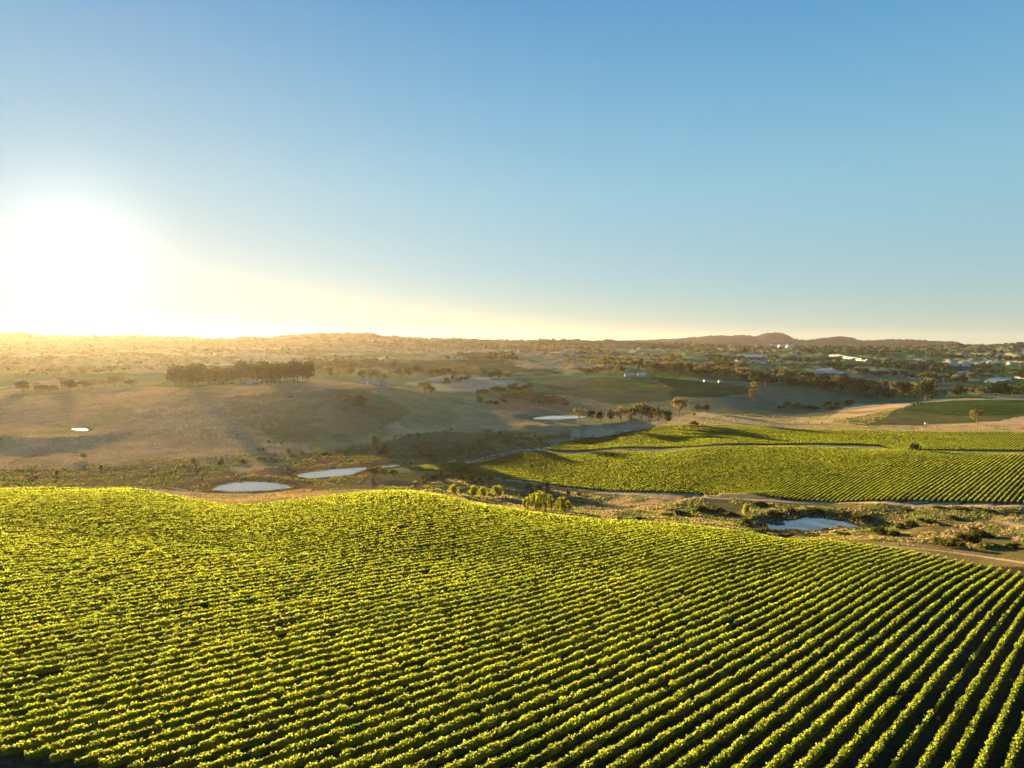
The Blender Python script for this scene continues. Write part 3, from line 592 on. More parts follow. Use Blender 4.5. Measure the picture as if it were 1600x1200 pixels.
def weeping_mesh(h, wd, nl, seed):
    r_ = np.random.default_rng(seed); C = []; T_ = []
    for i in range(46):
        a = r_.uniform(0, 2*np.pi); rr = wd*.5*math.sqrt(r_.uniform(.02, 1)); top = h*(1-.42*(rr/(wd*.5))**2)*r_.uniform(.86, 1.02); L_ = top*r_.uniform(.45, .9); k = int(nl/46)
        q = r_.uniform(0, 1, k); C.append(np.stack([rr*math.cos(a)*(1+.06*q)+r_.normal(0, .35, k), rr*math.sin(a)*(1+.06*q)+r_.normal(0, .35, k), top-L_*q**1.3], -1)); T_.append(np.full(k, r_.uniform(.6, 1.3)))
    Cc = np.concatenate(C); V_, F_ = leaf_cloud(Cc, .75); Tt = np.concatenate(T_)
    return mesh('crown', V_, F_, M_willow, False, np.repeat(np.repeat(Tt[:, None], 3, 1), 4, 0)), [(0, 0, h*.6, 1), (wd*.2, 0, h*.7, 1), (-wd*.2, .5, h*.65, 1)]
PROTO = {}
def proto(kind, lod, seed):
    key = (kind, lod, seed)
    if key in PROTO: return PROTO[key]
    nl = {0: 2000, 1: 700, 2: 260}[lod]; sz = {0: .6, 1: 1.2, 2: 1.9}[lod]
    if kind == 'gum': me, bl_ = crown_mesh('crown', 1*14, 15, 2.2, 15, nl, sz, M_gum, 'spread', seed); tk = trunk_mesh(14, 3.5, bl_, .45, 1)
    elif kind == 'oak': me, bl_ = crown_mesh('crown', 12, 12, 1.2, 10, nl, sz, M_dark, 'round', seed); tk = trunk_mesh(12, 2, bl_, .4)
    elif kind == 'pine': me, bl_ = crown_mesh('crown', 16, 8, 1.0, 9, nl, sz, M_dark, 'cone', seed); tk = trunk_mesh(16, 2, bl_[:2], .35)
    elif kind == 'poplar': me, bl_ = crown_mesh('crown', 18, 5, 1.0, 9, nl, sz*.9, M_gum, 'col', seed); tk = trunk_mesh(18, 2, bl_[:2], .3)
    elif kind == 'willow': me, bl_ = weeping_mesh(13, 16, 4400, seed); tk = trunk_mesh(13, 4, bl_, .5)
    elif kind == 'bush': me, bl_ = crown_mesh('crown', 7, 8, .3, 8, nl, sz*.8, M_willow, 'round', seed); tk = trunk_mesh(7, 1, bl_, .2)
    elif kind == 'shrub': me, bl_ = crown_mesh('crown', 3.2, 4.2, .1, 6, int(nl*.7), sz*.6, M_shrub, 'mound', seed); tk = None
    PROTO[key] = (me, tk, {'gum': (14, 14), 'oak': (12, 12), 'pine': (16, 8), 'poplar': (18, 5), 'willow': (13, 16), 'bush': (7, 8), 'shrub': (3.2, 4.2)}[kind]); return PROTO[key]
NAME = {'gum': 'gum_tree', 'oak': 'broadleaf_tree', 'pine': 'conifer_tree', 'poplar': 'poplar_tree', 'willow': 'willow_tree', 'bush': 'leafy_tree', 'shrub': 'shrub'}
ntree = [0]
def tree(x, y, hpx, wpx, kind, label, group=None, ymin=300., sink=0):
    """x, y: the foot of the tree in the photograph; hpx, wpx its size there"""
    X, Y = hit(x, y, ymin); z = float(H(X, Y)[0]); m_per = Y/F0; h = hpx*m_per; w_ = wpx*m_per
    lod = 0 if (Y < 700 and hpx > 14) else 1 if Y < 1500 or hpx > 18 else 2
    me, tk, (ph, pw) = proto(kind, lod, random.randint(0, 2 if lod == 0 else 3))
    e = obj(NAME[kind], None, loc=(X, Y, z-.2), rz=random.uniform(0, 6.28), label=label, cat='shrub' if kind == 'shrub' else 'tree', group=group); e.empty_display_size = .5
    e.scale = (w_/pw, w_/pw, h/ph)
    if kind == 'shrub':
        obj('foliage', me, e)
    else: obj('crown', me, e); obj('trunk', tk, e)
    ntree[0] += 1; return e

# named trees in the middle distance
T_ = tree
T_(842, 799, 34, 46, 'willow', 'large bright green weeping willow just beyond the foreground vineyard')
T_(879, 800, 26, 26, 'willow', 'smaller weeping willow touching the right side of the large willow')
T_(711, 774, 20, 18, 'bush', 'round olive-green tree, leftmost of the row beside the vineyard edge')
T_(738, 779, 22, 19, 'bush', 'dull olive tree, second of the row beside the vineyard edge')
T_(756, 778, 20, 17, 'bush', 'yellow-green tree in the middle of the row beside the vineyard edge')
T_(777, 777, 21, 24, 'bush', 'bright round green tree at the right end of the row beside the vineyard edge')
T_(826, 768, 13, 15, 'oak', 'small dark round tree behind and left of the large willow')
T_(856, 770, 20, 14, 'pine', 'dark pointed tree directly behind the large willow')
T_(842, 770, 13, 14, 'oak', 'low dark tree between the round and the pointed ones behind the willow')
T_(889, 775, 9, 8, 'oak', 'small dark bush beside the track right of the willows')
T_(905, 775, 8, 11, 'shrub', 'low dark shrub beside the track, right of the small bush')
for i, (x, y, h, w_) in enumerate(((583, 744, 14, 22), (600, 745, 15, 18), (615, 745, 13, 16))): T_(x, y, h, w_, 'oak', ('dark shrubby tree at the right end of the long dam', 'middle dark tree between the long dam and the creek sliver', 'dark tree beside the creek sliver, right of two others')[i])
for i, (x, y, h, w_) in enumerate(((663, 753, 17, 20), (682, 754, 19, 22), (697, 751, 13, 16))): T_(x, y, h, w_, 'oak', ('dark grey-green tree below the vineyard tip, left of three', 'largest dark tree of three below the vineyard tip', 'small dark tree right of the largest below the vineyard tip')[i])
for i, (x, y, h, w_) in enumerate(((722, 752, 12, 18), (738, 753, 13, 18), (752, 757, 14, 14), (765, 757, 18, 16))): T_(x, y, h, w_, 'oak', ('dark thicket tree at the left end of the clump above the olive row', 'second dark thicket tree above the olive row', 'third dark thicket tree above the olive row', 'tallest dark thicket tree at the right end above the olive row')[i])
T_(734, 716, 14, 5, 'pine', 'thin dark tree standing by the pale track at the vineyard tip')
T_(586, 712, 36, 22, 'oak', 'tall ragged dark tree on the creek flat at the foot of the left hill', ymin=600)
T_(600, 708, 16, 22, 'shrub', 'broad bush touching the tall ragged tree on the creek flat')
T_(563, 639, 22, 22, 'oak', 'large dark tree high on the left hill, right of its smaller companion', ymin=600)
T_(543, 633, 13, 13, 'oak', 'smaller dark tree on the left hill beside the large one', ymin=600)
T_(663, 616, 21, 24, 'gum', 'rounded russet tree standing on the right shoulder of the left hill', ymin=700)
T_(674, 617, 14, 14, 'gum', 'small russet tree against the right side of the rounded one', ymin=700)
T_(761, 686, 18, 22, 'gum', 'ochre-topped gum above the creek scrub, right of the hill foot', ymin=600)
T_(905, 657, 22, 20, 'gum', 'orange-lit gum at the right end of the far pond', ymin=800)
for i, (x, y, h, w_, k) in enumerate(((925, 658, 20, 16, 'oak'), (938, 659, 18, 16, 'oak'), (955, 660, 22, 14, 'oak'), (970, 661, 27, 24, 'gum'), (985, 662, 28, 26, 'gum'), (1002, 664, 38, 28, 'gum'), (1014, 665, 32, 24, 'gum'), (1028, 664, 30, 22, 'gum'), (1042, 663, 24, 18, 'oak'), (1061, 651, 32, 28, 'gum'))):
    T_(x, y, h, w_, k, 'golden gum standing alone at the right end of the creek grove' if i == 9 else 'tallest golden gum in the middle of the creek grove' if i == 5 else ('dark leafy tree, %s from the left in the creek grove' % nice(i).replace('nearest', 'first') if k == 'oak' else 'sunlit gum, %s from the left in the creek grove' % nice(i)), 'trees of the creek grove', 800)
T_(1085, 664, 8, 18, 'shrub', 'low black bush on the golden bank below the creek grove', ymin=800)
T_(1083, 651, 8, 9, 'bush', 'small yellow-green bush right of the lone golden gum', ymin=800)
T_(1092, 645, 14, 14, 'oak', 'left of two dark round trees behind the golden bank', ymin=1000)
T_(1104, 645, 14, 14, 'oak', 'right of two dark round trees behind the golden bank', ymin=1000)
T_(1177, 627, 20, 17, 'gum', 'pale gold gum standing alone on the grey-green rise', ymin=1000)
T_(1181, 610, 14, 18, 'gum', 'gum tree behind the alone pale gold one', ymin=1300)
T_(1527, 664, 25, 24, 'gum', 'golden autumn tree alone on the slope below the dark green paddock', ymin=850)
T_(1430, 705, 13, 19, 'oak', 'black-green round tree between the two vineyards', ymin=600)
T_(1403, 705, 4, 6, 'shrub', 'low bush just left of the round tree between the vineyards', ymin=600)
T_(1428, 634, 5, 5, 'shrub', 'left of three tiny dark shrubs on the golden ridge', ymin=1000)
T_(1433, 633, 8, 6, 'shrub', 'tallest of three tiny dark shrubs on the golden ridge', ymin=1000)
T_(1438, 632, 5, 4, 'shrub', 'right of three tiny dark shrubs on the golden ridge', ymin=1000)
T_(1453, 627, 10, 8, 'oak', 'dark bushy tree on the crest of the golden ridge', ymin=1000)
T_(1165, 808, 22, 12, 'bush', 'bright yellow-green sapling left of the right-hand pond', ymin=300)
T_(1083, 806, 13, 9, 'bush', 'small bright sapling among bramble mounds, left of the taller one', ymin=300)
T_(1425, 822, 13, 24, 'shrub', 'bright lime bush right of the pond', ymin=300)['label']
# scrub on the left hillside
SH = ((303, 722, 9, 11), (347, 725, 12, 15), (380, 724, 9, 15), (409, 720, 9, 14), (423, 668, 9, 11), (370, 682, 6, 7), (237, 697, 4, 5), (312, 628, 6, 6), (408, 705, 8, 13), (420, 692, 6, 7), (438, 694, 8, 7), (451, 709, 12, 9), (429, 713, 7, 9), (472, 708, 6, 6), (521, 687, 4, 7), (552, 699, 6, 8), (566, 705, 6, 6), (508, 711, 8, 20), (525, 713, 8, 18), (495, 716, 8, 16), (639, 682, 6, 7), (654, 683, 8, 7), (618, 684, 5, 8), (604, 679, 4, 7), (705, 672, 4, 6), (628, 702, 4, 6), (640, 703, 4, 5), (685, 703, 6, 6), (783, 679, 5, 6), (796, 678, 4, 6), (720, 710, 8, 20), (700, 713, 8, 24), (668, 715, 9, 34), (650, 716, 8, 26), (52, 742, 14, 14), (90, 742, 11, 10), (157, 733, 9, 8), (182, 734, 7, 8), (205, 732, 6, 7), (255, 724, 4, 4), (271, 725, 4, 5), (286, 725, 4, 5), (145, 733, 6, 5), (130, 718, 16, 18), (455, 622, 5, 10), (830, 702, 3, 5), (845, 703, 5, 3), (873, 704, 3, 6), (1225, 700, 3, 5), (1245, 701, 3, 4), (1272, 700, 4, 5), (1263, 662, 3, 3), (1284, 662, 3, 4), (952, 703, 3, 5), (985, 704, 3, 8))
sside = lambda x, y: 'at the foot of the shaded left hill' if y > 700 and x < 560 else 'on the open slope of the left hill' if x < 560 else 'on the creek flat' if x < 800 else 'beside the upper vineyard'
for x, y, h, w_ in SH:
    side = sside(x, y); k = sorted(q[0] for q in SH if sside(q[0], q[1]) == side).index(x)
    T_(x, y, h, w_, 'shrub', 'small dark shrub %s, %s from left' % (side, nice(k) if k else 'first'), 'small shrubs '+side, 480)
# bramble mounds round the right pond
MD = (((1210, 806, 12, 32), (1240, 800, 8, 32), (1275, 799, 7, 38), (1310, 803, 7, 34), (1345, 810, 10, 40), (1172, 822, 16, 34), (1185, 832, 9, 36), (1232, 840, 10, 30), (1320, 836, 6, 34), (1275, 840, 4, 26), (1372, 834, 14, 34), (1398, 836, 9, 30), (1510, 848, 24, 50), (1488, 856, 18, 44), (1535, 838, 16, 44), (1545, 856, 14, 44), (1470, 850, 12, 34), (1450, 818, 12, 36), (1490, 812, 9, 34), (1120, 800, 11, 30), (1095, 798, 10, 32), (1060, 802, 9, 30), (1140, 806, 9, 30), (1188, 790, 10, 28), (1040, 806, 7, 26), (1585, 878, 10, 30), (1465, 795, 6, 26), (1500, 796, 6, 30), (1540, 798, 6, 34), (1580, 800, 6, 34), (1420, 798, 5, 28), (1000, 812, 5, 24), (970, 812, 5, 20), (1410, 826, 10, 24)))
mside = lambda i, x: 'on the far bank of the right pond' if i < 5 else 'on the near bank of the right pond' if i < 10 else 'right of the right pond' if x > 1360 else 'left of the right pond'
for i, (x, y, h, w_) in enumerate(MD):
    side = mside(i, x); k = sorted(q[0] for j, q in enumerate(MD) if mside(j, q[0]) == side).index(x)
    T_(x, y, h, w_, 'shrub', 'rounded green bramble mound %s, %s from left' % (side, nice(k) if k else 'first'), 'bramble mounds round the right pond', 300)
# belts of individual trees
def belt(P, n_, h, w_, kinds, label, group, ymin, jit=2.5):
    P = np.array(P, float); d = np.r_[0, np.cumsum(np.hypot(*np.diff(P, axis=0).T))]
    for i in range(n_):
        s = d[-1]*(i+random.uniform(.1, .9))/n_; x = np.interp(s, d, P[:, 0]); y = np.interp(s, d, P[:, 1])+random.uniform(-jit, jit)
        kd = random.choice(kinds); T_(x, y, h*random.uniform(.65, 1.3)*1.1, w_*1.1*random.uniform(.75, 1.35), kd, label % ({'gum': 'spreading gum', 'oak': 'dark leafy tree', 'pine': 'dark conifer', 'poplar': 'slender poplar'}[kd]+', '+(nice(i) if i else 'first')+' from left'), group, ymin)
belt([(270, 604), (340, 601), (400, 598), (485, 595)], 40, 25, 24, ['oak'], '%s in the dark wood on the left hill crest', 'wood on the left hill crest', 1100, 3)
belt([(500, 590), (560, 592), (605, 600)], 9, 17, 16, ['oak', 'gum'], '%s just behind the bright crest line of the left hill', 'trees behind the left crest', 1150, 2)
belt([(30, 612), (120, 610), (210, 604)], 12, 15, 18, ['oak', 'gum'], '%s along the hill crest under the setting sun', 'trees under the sun', 1100)
belt([(610, 590), (660, 588), (720, 587), (800, 592)], 24, 13, 14, ['oak', 'gum', 'gum'], '%s in the long belt beyond the pale paddock', 'belt beyond the pale paddock', 1500, 2)
belt([(690, 602), (715, 598), (735, 594)], 9, 9, 9, ['oak'], '%s in the short hedge across the pale paddock', 'hedge across the pale paddock', 1300, 1)
belt([(745, 622), (762, 617), (790, 614), (830, 610)], 12, 12, 12, ['oak'], '%s in the hedge left of the brown orchard', 'hedge by the orchard', 1150, 2)
belt([(745, 632), (778, 634), (790, 633)], 4, 11, 9, ['oak'], '%s on the slope below the brown orchard', 'trees below the orchard', 1080, 2)
belt([(905, 585), (940, 586), (975, 585)], 12, 12, 12, ['oak', 'gum'], '%s in the clump left of the white farm sheds', 'clump left of the sheds', 1500, 2)
belt([(1000, 578), (1060, 582), (1110, 588), (1180, 594)], 24, 14, 15, ['gum', 'gum', 'oak'], '%s in the tawny belt above the green fields', 'tawny belt above the green fields', 1500, 3)
belt([(1170, 598), (1210, 600), (1260, 606), (1300, 610)], 18, 17, 16, ['gum', 'oak', 'oak'], '%s in the belt left of the big gums', 'belt left of the big gums', 1400, 4)
belt([(1305, 615), (1340, 620), (1370, 624), (1420, 622), (1460, 624)], 24, 24, 20, ['gum', 'oak', 'gum'], '%s in the grove of big trees behind the golden ridge', 'grove behind the golden ridge', 1250, 3)
belt([(1436, 616), (1462, 618)], 7, 22, 5, ['poplar'], '%s in the poplar row ending the big grove', 'poplar row', 1300, 1)
belt([(1470, 620), (1530, 618), (1600, 616)], 13, 16, 16, ['gum', 'oak'], '%s behind the dark green paddock at the right edge', 'trees at the right edge', 1260, 2)
belt([(1215, 640), (1260, 642), (1290, 641), (1330, 637)], 10, 10, 14, ['oak'], '%s in the dip before the golden ridge', 'trees in the dip', 1150, 3)
belt([(1440, 596), (1480, 598), (1520, 598)], 12, 11, 14, ['gum', 'oak'], '%s in the belt below the blue netting', 'belt below the netting', 1600, 2)
belt([(1290, 578), (1330, 581), (1370, 586), (1430, 588)], 18, 9, 13, ['oak', 'pine'], '%s in the dark line above the pale hill', 'line above the pale hill', 1900, 2)
# far woods: one mass each
def lowtree(n_, seed):
    r_ = np.random.default_rng(seed); C = r_.normal(size=(n_, 3)); C /= np.linalg.norm(C, axis=1)[:, None]; C = C*r_.uniform(.5, 1, (n_, 1))*[.5, .5, .42]+[0, 0, .55]; V_, F_ = leaf_cloud(C, .42); return V_, F_, np.repeat(r_.uniform(.6, 1.4, n_), 4)
LT = [lowtree(26, i) for i in range(5)]
def wood(areas, label, mat, hrange=(8, 16)):
    Vs, Fs, Ts, n_ = [], [], [], 0
    for P, cnt, ymin in areas:
        cnt = int(cnt*1.35)
        P = np.array(P, float); x0, y0 = P.min(0); x1, y1 = P.max(0); c = 0; tr_ = 0
        while c < cnt and tr_ < cnt*7:
            tr_ += 1; x = random.uniform(x0, x1); y = random.uniform(y0, y1)
            if not inpoly(x, y, P): continue
            X, Y = hit(x, y, ymin)
            if vnoise(np.array([X/190.]), np.array([Y/150.]), 33)[0]+.6*vnoise(np.array([X/60.]), np.array([Y/70.]), 34)[0] < .12 and random.random() < .93: continue
            z = float(H(X, Y)[0]); h = random.uniform(*hrange); w_ = h*random.uniform(.8, 1.4); V_, F_, t_ = random.choice(LT); a = random.uniform(0, 6.28); ca, sa = math.cos(a), math.sin(a)
            Q = np.stack([(V_[:, 0]*ca-V_[:, 1]*sa)*w_+X, (V_[:, 0]*sa+V_[:, 1]*ca)*w_+Y, V_[:, 2]*h+z-.5], -1); Vs.append(Q); Fs.append(F_+n_); Ts.append(t_*random.uniform(.6, 1.4)); n_ += len(Q); c += 1
    V_ = np.concatenate(Vs); c = V_.mean(0); c[2] = V_[:, 2].min()
    return obj('woodland', mesh('woodland', V_-c, np.concatenate(Fs), mat, False, np.repeat(np.concatenate(Ts)[:, None], 3, 1)), loc=tuple(c), label=label, cat='woodland', kind='stuff')
wood([([(0, 560), (250, 555), (480, 560), (480, 575), (0, 590)], 200, 1700), ([(0, 535), (480, 535), (480, 555), (0, 555)], 260, 2500)], 'hazy woods between the left hill and the skyline under the sun', M_dark)
wood([([(480, 558), (620, 560), (620, 575), (480, 580)], 150, 1700), ([(480, 530), (800, 535), (800, 548), (480, 552)], 230, 3000), ([(690, 553), (800, 553), (810, 563), (700, 562)], 90, 2000)], 'hazy woods below the mast hill left of centre', M_dark)
wood([([(800, 540), (960, 542), (960, 552), (800, 552)], 160, 2500), ([(870, 556), (1060, 556), (1080, 570), (880, 572)], 240, 2000), ([(960, 573), (1180, 575), (1180, 586), (1000, 580)], 160, 1700), ([(1040, 540), (1240, 544), (1240, 553), (1040, 550)], 130, 2500)], 'tawny and green far woods in the middle of the valley', M_gum)
wood([([(1100, 556), (1300, 560), (1330, 575), (1120, 572)], 170, 2000), ([(1200, 580), (1320, 592), (1300, 606), (1190, 596)], 90, 1500), ([(1240, 540), (1460, 545), (1600, 548), (1600, 565), (1480, 560), (1250, 552)], 320, 2500), ([(1340, 560), (1600, 575), (1600, 600), (1500, 590), (1330, 575)], 160, 1900), ([(1530, 600), (1600, 600), (1600, 616), (1530, 616)], 50, 1500)], 'blue-green far woods in the right of the valley', M_dark)
def skyline(xs, n_, label, hr):
    Vs, Fs, Ts, k = [], [], [], 0
    for i in range(n_):
        x = random.uniform(*xs); t = ray(x, 530)[0]; Y = random.uniform(5300, 6250); X = t*Y; z = float(H(X, Y)[0])
        if vnoise(np.array([x/14.]), np.array([0.]), 31)[0] < -.25: continue
        h = random.uniform(*hr); w_ = h*random.uniform(.9, 1.8); V_, F_, t_ = random.choice(LT)
        Vs.append(np.stack([V_[:, 0]*w_+X, V_[:, 1]*w_+Y, V_[:, 2]*h+z-1], -1)); Fs.append(F_+k); Ts.append(t_); k += len(V_)
    V_ = np.concatenate(Vs); c = V_.mean(0); c[2] = V_[:, 2].min()
    obj('woodland', mesh('woodland', V_-c, np.concatenate(Fs), M_dark, False, np.repeat(np.concatenate(Ts)[:, None], 3, 1)), loc=tuple(c), label=label, cat='woodland', kind='stuff')
skyline((-40, 640), 520, 'tree-fringed skyline left of and around the mast', (9, 18)); skyline((640, 1080), 300, 'broken tree line along the middle skyline', (8, 19)); skyline((1480, 1640), 120, 'tree line on the right skyline', (8, 16))

# orchard rows on the brown block (too small to pick apart)
OC = []
for xa, ya, xb, yb in ((782, 615, 832, 612), (780, 617.5, 850, 615), (780, 620, 870, 618.5), (782, 623, 884, 622.5), (792, 626, 888, 626.5), (812, 629.5, 888, 630), (835, 632.5, 880, 633)):
    a = hit(xa, ya, 1080.); b = hit(xb, yb, 1080.); n_ = int(math.hypot(a[0]-b[0], a[1]-b[1])*3); q = rng.uniform(0, 1, n_); xx = a[0]+(b[0]-a[0])*q; yy = a[1]+(b[1]-a[1])*q
    OC.append(np.stack([xx+rng.normal(0, .5, n_), yy+rng.normal(0, .9, n_), H(xx, yy)+rng.uniform(.4, 3.2, n_)], -1))
OC = np.concatenate(OC); V_, F_ = leaf_cloud(OC, 1.4); c = OC.mean(0); c[2] = OC[:, 2].min()
obj('orchard', mesh('orchard', V_-c, F_, M_shrub, False, np.repeat(np.repeat(rng.uniform(.6, 1.1, (len(OC), 1)), 3, 1), 4, 0)), loc=tuple(c), label='dark brown orchard block in rows above the far pond', cat='orchard', kind='stuff')
# tree line down between the green fields
belt([(1012, 591), (1030, 600), (1052, 614)], 9, 5, 6, ['gum'], '%s in the diagonal hedge between the two green fields', 'diagonal hedge', 1300, .6)

# ------------------------------------------------------------------ rough grass and weeds of the creek flat
def tufts(P, cnt, ymin, size, mat, label, name='rough_grass', h=.5):
    P = np.array(P, float); pl = np.array([hit(x, y, ymin) for x, y in P]); x0, y0 = pl.min(0); x1, y1 = pl.max(0)
    X = rng.uniform(x0, x1, cnt*4); Y = rng.uniform(y0, y1, cnt*4); k = inpoly(X, Y, pl) & ~inpoly(X, Y, FIELD1) & ~inpoly(X, Y, FIELD2) & ~inpoly(X, Y, FIELD3) & (fbm(X/18, Y/18, 3, 61) > -.25)
    for Pd, z, lab in pond_info: k &= ~inpoly(X, Y, Pd)
    X, Y = X[k][:cnt], Y[k][:cnt]; C = np.stack([X, Y, H(X, Y)+h*rng.uniform(.2, 1, len(X))], -1); V_, F_ = leaf_cloud(C, size); c = C.mean(0); c[2] = C[:, 2].min()
    tn = rng.uniform(.6, 1.3, (len(X), 1))*np.where(fbm(X/11, Y/11, 3, 62)[:, None] > .1, np.array([[.5, .75, .45]]), np.array([[1., 1., 1.]]))
    obj(name, mesh(name, V_-c, F_, mat, False, np.repeat(tn, 4, 0)), loc=tuple(c), label=label, cat='grass', kind='stuff')
tufts([(560, 762), (700, 742), (850, 762), (960, 774), (1200, 786), (1620, 798), (1620, 895), (1400, 856), (1250, 841), (1000, 814), (800, 796), (700, 776)], 26000, 300., 1.1, M_grass, 'tangled dry and green grass of the creek flat round the right pond')
tufts([(-60, 760), (-60, 728), (300, 715), (500, 705), (700, 690), (860, 680), (980, 674), (700, 722), (600, 735), (560, 758), (300, 768)], 16000, 430., 1.5, M_shrub, 'low weeds and rushes on the shaded creek flat')

tufts([(-60, 735), (-60, 618), (300, 606), (490, 594), (620, 606), (760, 644), (860, 668), (700, 690), (500, 712), (250, 722)], 20000, 600., 1.0, M_straw, 'bleached tussocky pasture on the shaded left hill', 'pasture_tussocks', .25)
tufts([(1040, 664), (1150, 646), (1330, 645), (1405, 636), (1380, 655), (1350, 665), (1620, 664), (1620, 673), (1300, 669), (1200, 665)], 14000, 850., 1.2, M_grass, 'golden dry grass on the sunlit slope behind the far vineyard', 'dry_pasture', .25)
for P, z, lab in pond_info:
    Pn = np.array(P); n_ = len(Pn); per = int(sum(np.hypot(*(Pn[i]-Pn[i-1])) for i in range(n_))*7); ii = rng.integers(0, n_, per); f = rng.uniform(0, 1, per)[:, None]; cc = Pn.mean(0)
    q = Pn[ii]*(1-f)+Pn[(ii+1) % n_]*f; dn = q-cc; dn /= np.hypot(dn[:, 0], dn[:, 1])[:, None]; off = np.abs(rng.normal(.2, 1.6, per))*(vnoise(q[:, 0]/6, q[:, 1]/6, 13) > -.35); q = q+dn*off[:, None]-dn*.4
    C = np.stack([q[:, 0], q[:, 1], H(q[:, 0], q[:, 1])+rng.uniform(.1, .9, per)], -1); V_, F_ = leaf_cloud(C, .7); c = C.mean(0)
    obj('rushes', mesh('rushes', V_-c, F_, M_shrub, False, np.repeat(np.repeat(rng.uniform(.5, 1.3, (per, 1)), 3, 1), 4, 0)), loc=tuple(c), label='rushes and weeds fringing the '+lab.split(' ', 0)[0].split(',')[0][:60].rsplit(' ', 1)[0], cat='rushes', kind='stuff')

tufts([(215, 766), (300, 770), (420, 770), (540, 764), (640, 766), (700, 778), (640, 779), (560, 770), (450, 784), (380, 790), (300, 784)], 7000, 300., .9, M_straw, 'straw-coloured grass strip between the vineyard crest and the oval pond', 'dry_grass_strip', .3)
# ------------------------------------------------------------------ buildings
M_white = simple('white_wall', (.58, .57, .54), .6, .4, .05, 1); M_roof = simple('pale_roof', (.36, .37, .40), .45, .5, .06, 1, 0); M_roofd = simple('grey_roof', (.22, .24, .27), .5, .5, .1, 1)
M_net = simple('netting', (.36, .38, .33), .6, .4, .12, .3); M_netb = simple('blue_netting', (.14, .27, .34), .5, .4, .1, .3); M_glass = simple('window_glass', (.03, .04, .05), .1, .6); M_steel = simple('galvanised_steel', (.35, .36, .37), .5, .5, .1, 1, .4)
def house(x, y, wpx, dep, hm, label, ymin, rz=0, roofm=None, name='farmhouse', cat='house', wins=4):
    X, Y = hit(x, y, ymin); w_ = wpx*Y/F0; z = float(H(X, Y)[0])
    e = obj(name, None, loc=(X, Y, z-.3), rz=rz, label=label, cat=cat)
    b = MB(); b.box(-w_/2, w_/2, -dep/2, dep/2, 0, hm)
    for s in (-1, 1): b.add([(s*w_/2, -dep/2, hm), (s*w_/2, dep/2, hm), (s*w_/2, 0, hm+dep*.28)], [(0, 1, 2)])
    obj('wall', b.mesh('wall', M_white), e)
    b = MB(); o = .5; hh = hm+dep*.28
    for s in (-1, 1):
        V_ = [(-w_/2-o, s*(dep/2+o), hm-.28), (w_/2+o, s*(dep/2+o), hm-.28), (w_/2+o, 0, hh+.02), (-w_/2-o, 0, hh+.02)]; V_ += [(a, b2, c+.18) for a, b2, c in V_]
        b.add(V_, [(0, 1, 2, 3), (4, 5, 6, 7), (0, 1, 5, 4), (1, 2, 6, 5), (3, 0, 4, 7)])
    obj('roof', b.mesh('roof', roofm or M_roof), e)
    b = MB(); b.box(-.7, .7, -.03, .03, 0, 1.2); wm = b.mesh('window', M_glass); b = MB(); b.box(-.5, .5, -.03, .03, 0, 2.1); dm = b.mesh('door', M_roofd)
    for i in range(wins): obj('window', wm, e, loc=(w_*(-.4+.8*i/(wins-1) if wins > 1 else .2), -dep/2-.04, hm*.35))
    obj('door', dm, e, loc=(w_*.07, -dep/2-.04, .3))
    return e
house(391, 600, 10, 9, 4, 'small white house by the dark wood on the left hill crest, left of two', 1000.)
house(404, 599.5, 9, 8, 4, 'small white house at the crest of the left hill, right of two', 1000.)
house(28, 596, 8, 8, 4, 'pale farmhouse lost in the glare near the left edge', 1050.)
house(570, 600.5, 8, 12, 3.2, 'grey-blue roofed shed at the hill crest, left of three', 1000.); house(587, 602, 9, 12, 3.2, 'middle grey-blue roofed shed of three at the hill crest', 1000.); house(601, 603.5, 9, 12, 3.2, 'right grey-blue roofed shed of three at the hill crest', 1000.)
house(707, 560, 6, 14, 6, 'white farmhouse at the end of a bright paddock, left block', 2000.); house(716, 560, 6, 14, 6, 'white farmhouse at the end of a bright paddock, right block', 2000.)
house(577, 534, 12, 30, 7, 'long pale shed on the hillside below the mast', 3800., name='farm_shed', cat='shed')
house(984, 588, 15, 16, 5, 'pale gabled farm building above the green field', 1500., name='farm_shed', cat='shed'); house(1003, 588.5, 14, 16, 6, 'long white farm shed at the head of the diagonal hedge', 1500., name='farm_shed', cat='shed', roofm=M_white)
house(1103, 597, 6, 9, 4, 'small white farmhouse under tawny trees right of the green field', 1500.); house(1125, 598, 4, 9, 4, 'tiny white cottage right of the small farmhouse', 1500.)
house(1182, 568, 12, 20, 6, 'white packing shed among far fields, left of two', 2300., name='farm_shed', cat='shed'); house(1192, 569, 9, 20, 6, 'white packing shed among far fields, right of two', 2300., name='farm_shed', cat='shed')
for i, x in enumerate((1210, 1222, 1235)): house(x, 542+i*.5, 11, 40, 9, 'large white shed below the mountains, %s of three' % ('left', 'middle', 'right')[i], 3800., name='farm_shed', cat='shed', roofm=M_white)
house(1579, 570, 7, 20, 6, 'small white shed far off near the right edge', 2500.); house(1250, 573, 6, 16, 5, 'bright roof of a far farmhouse below the netting', 2200.)
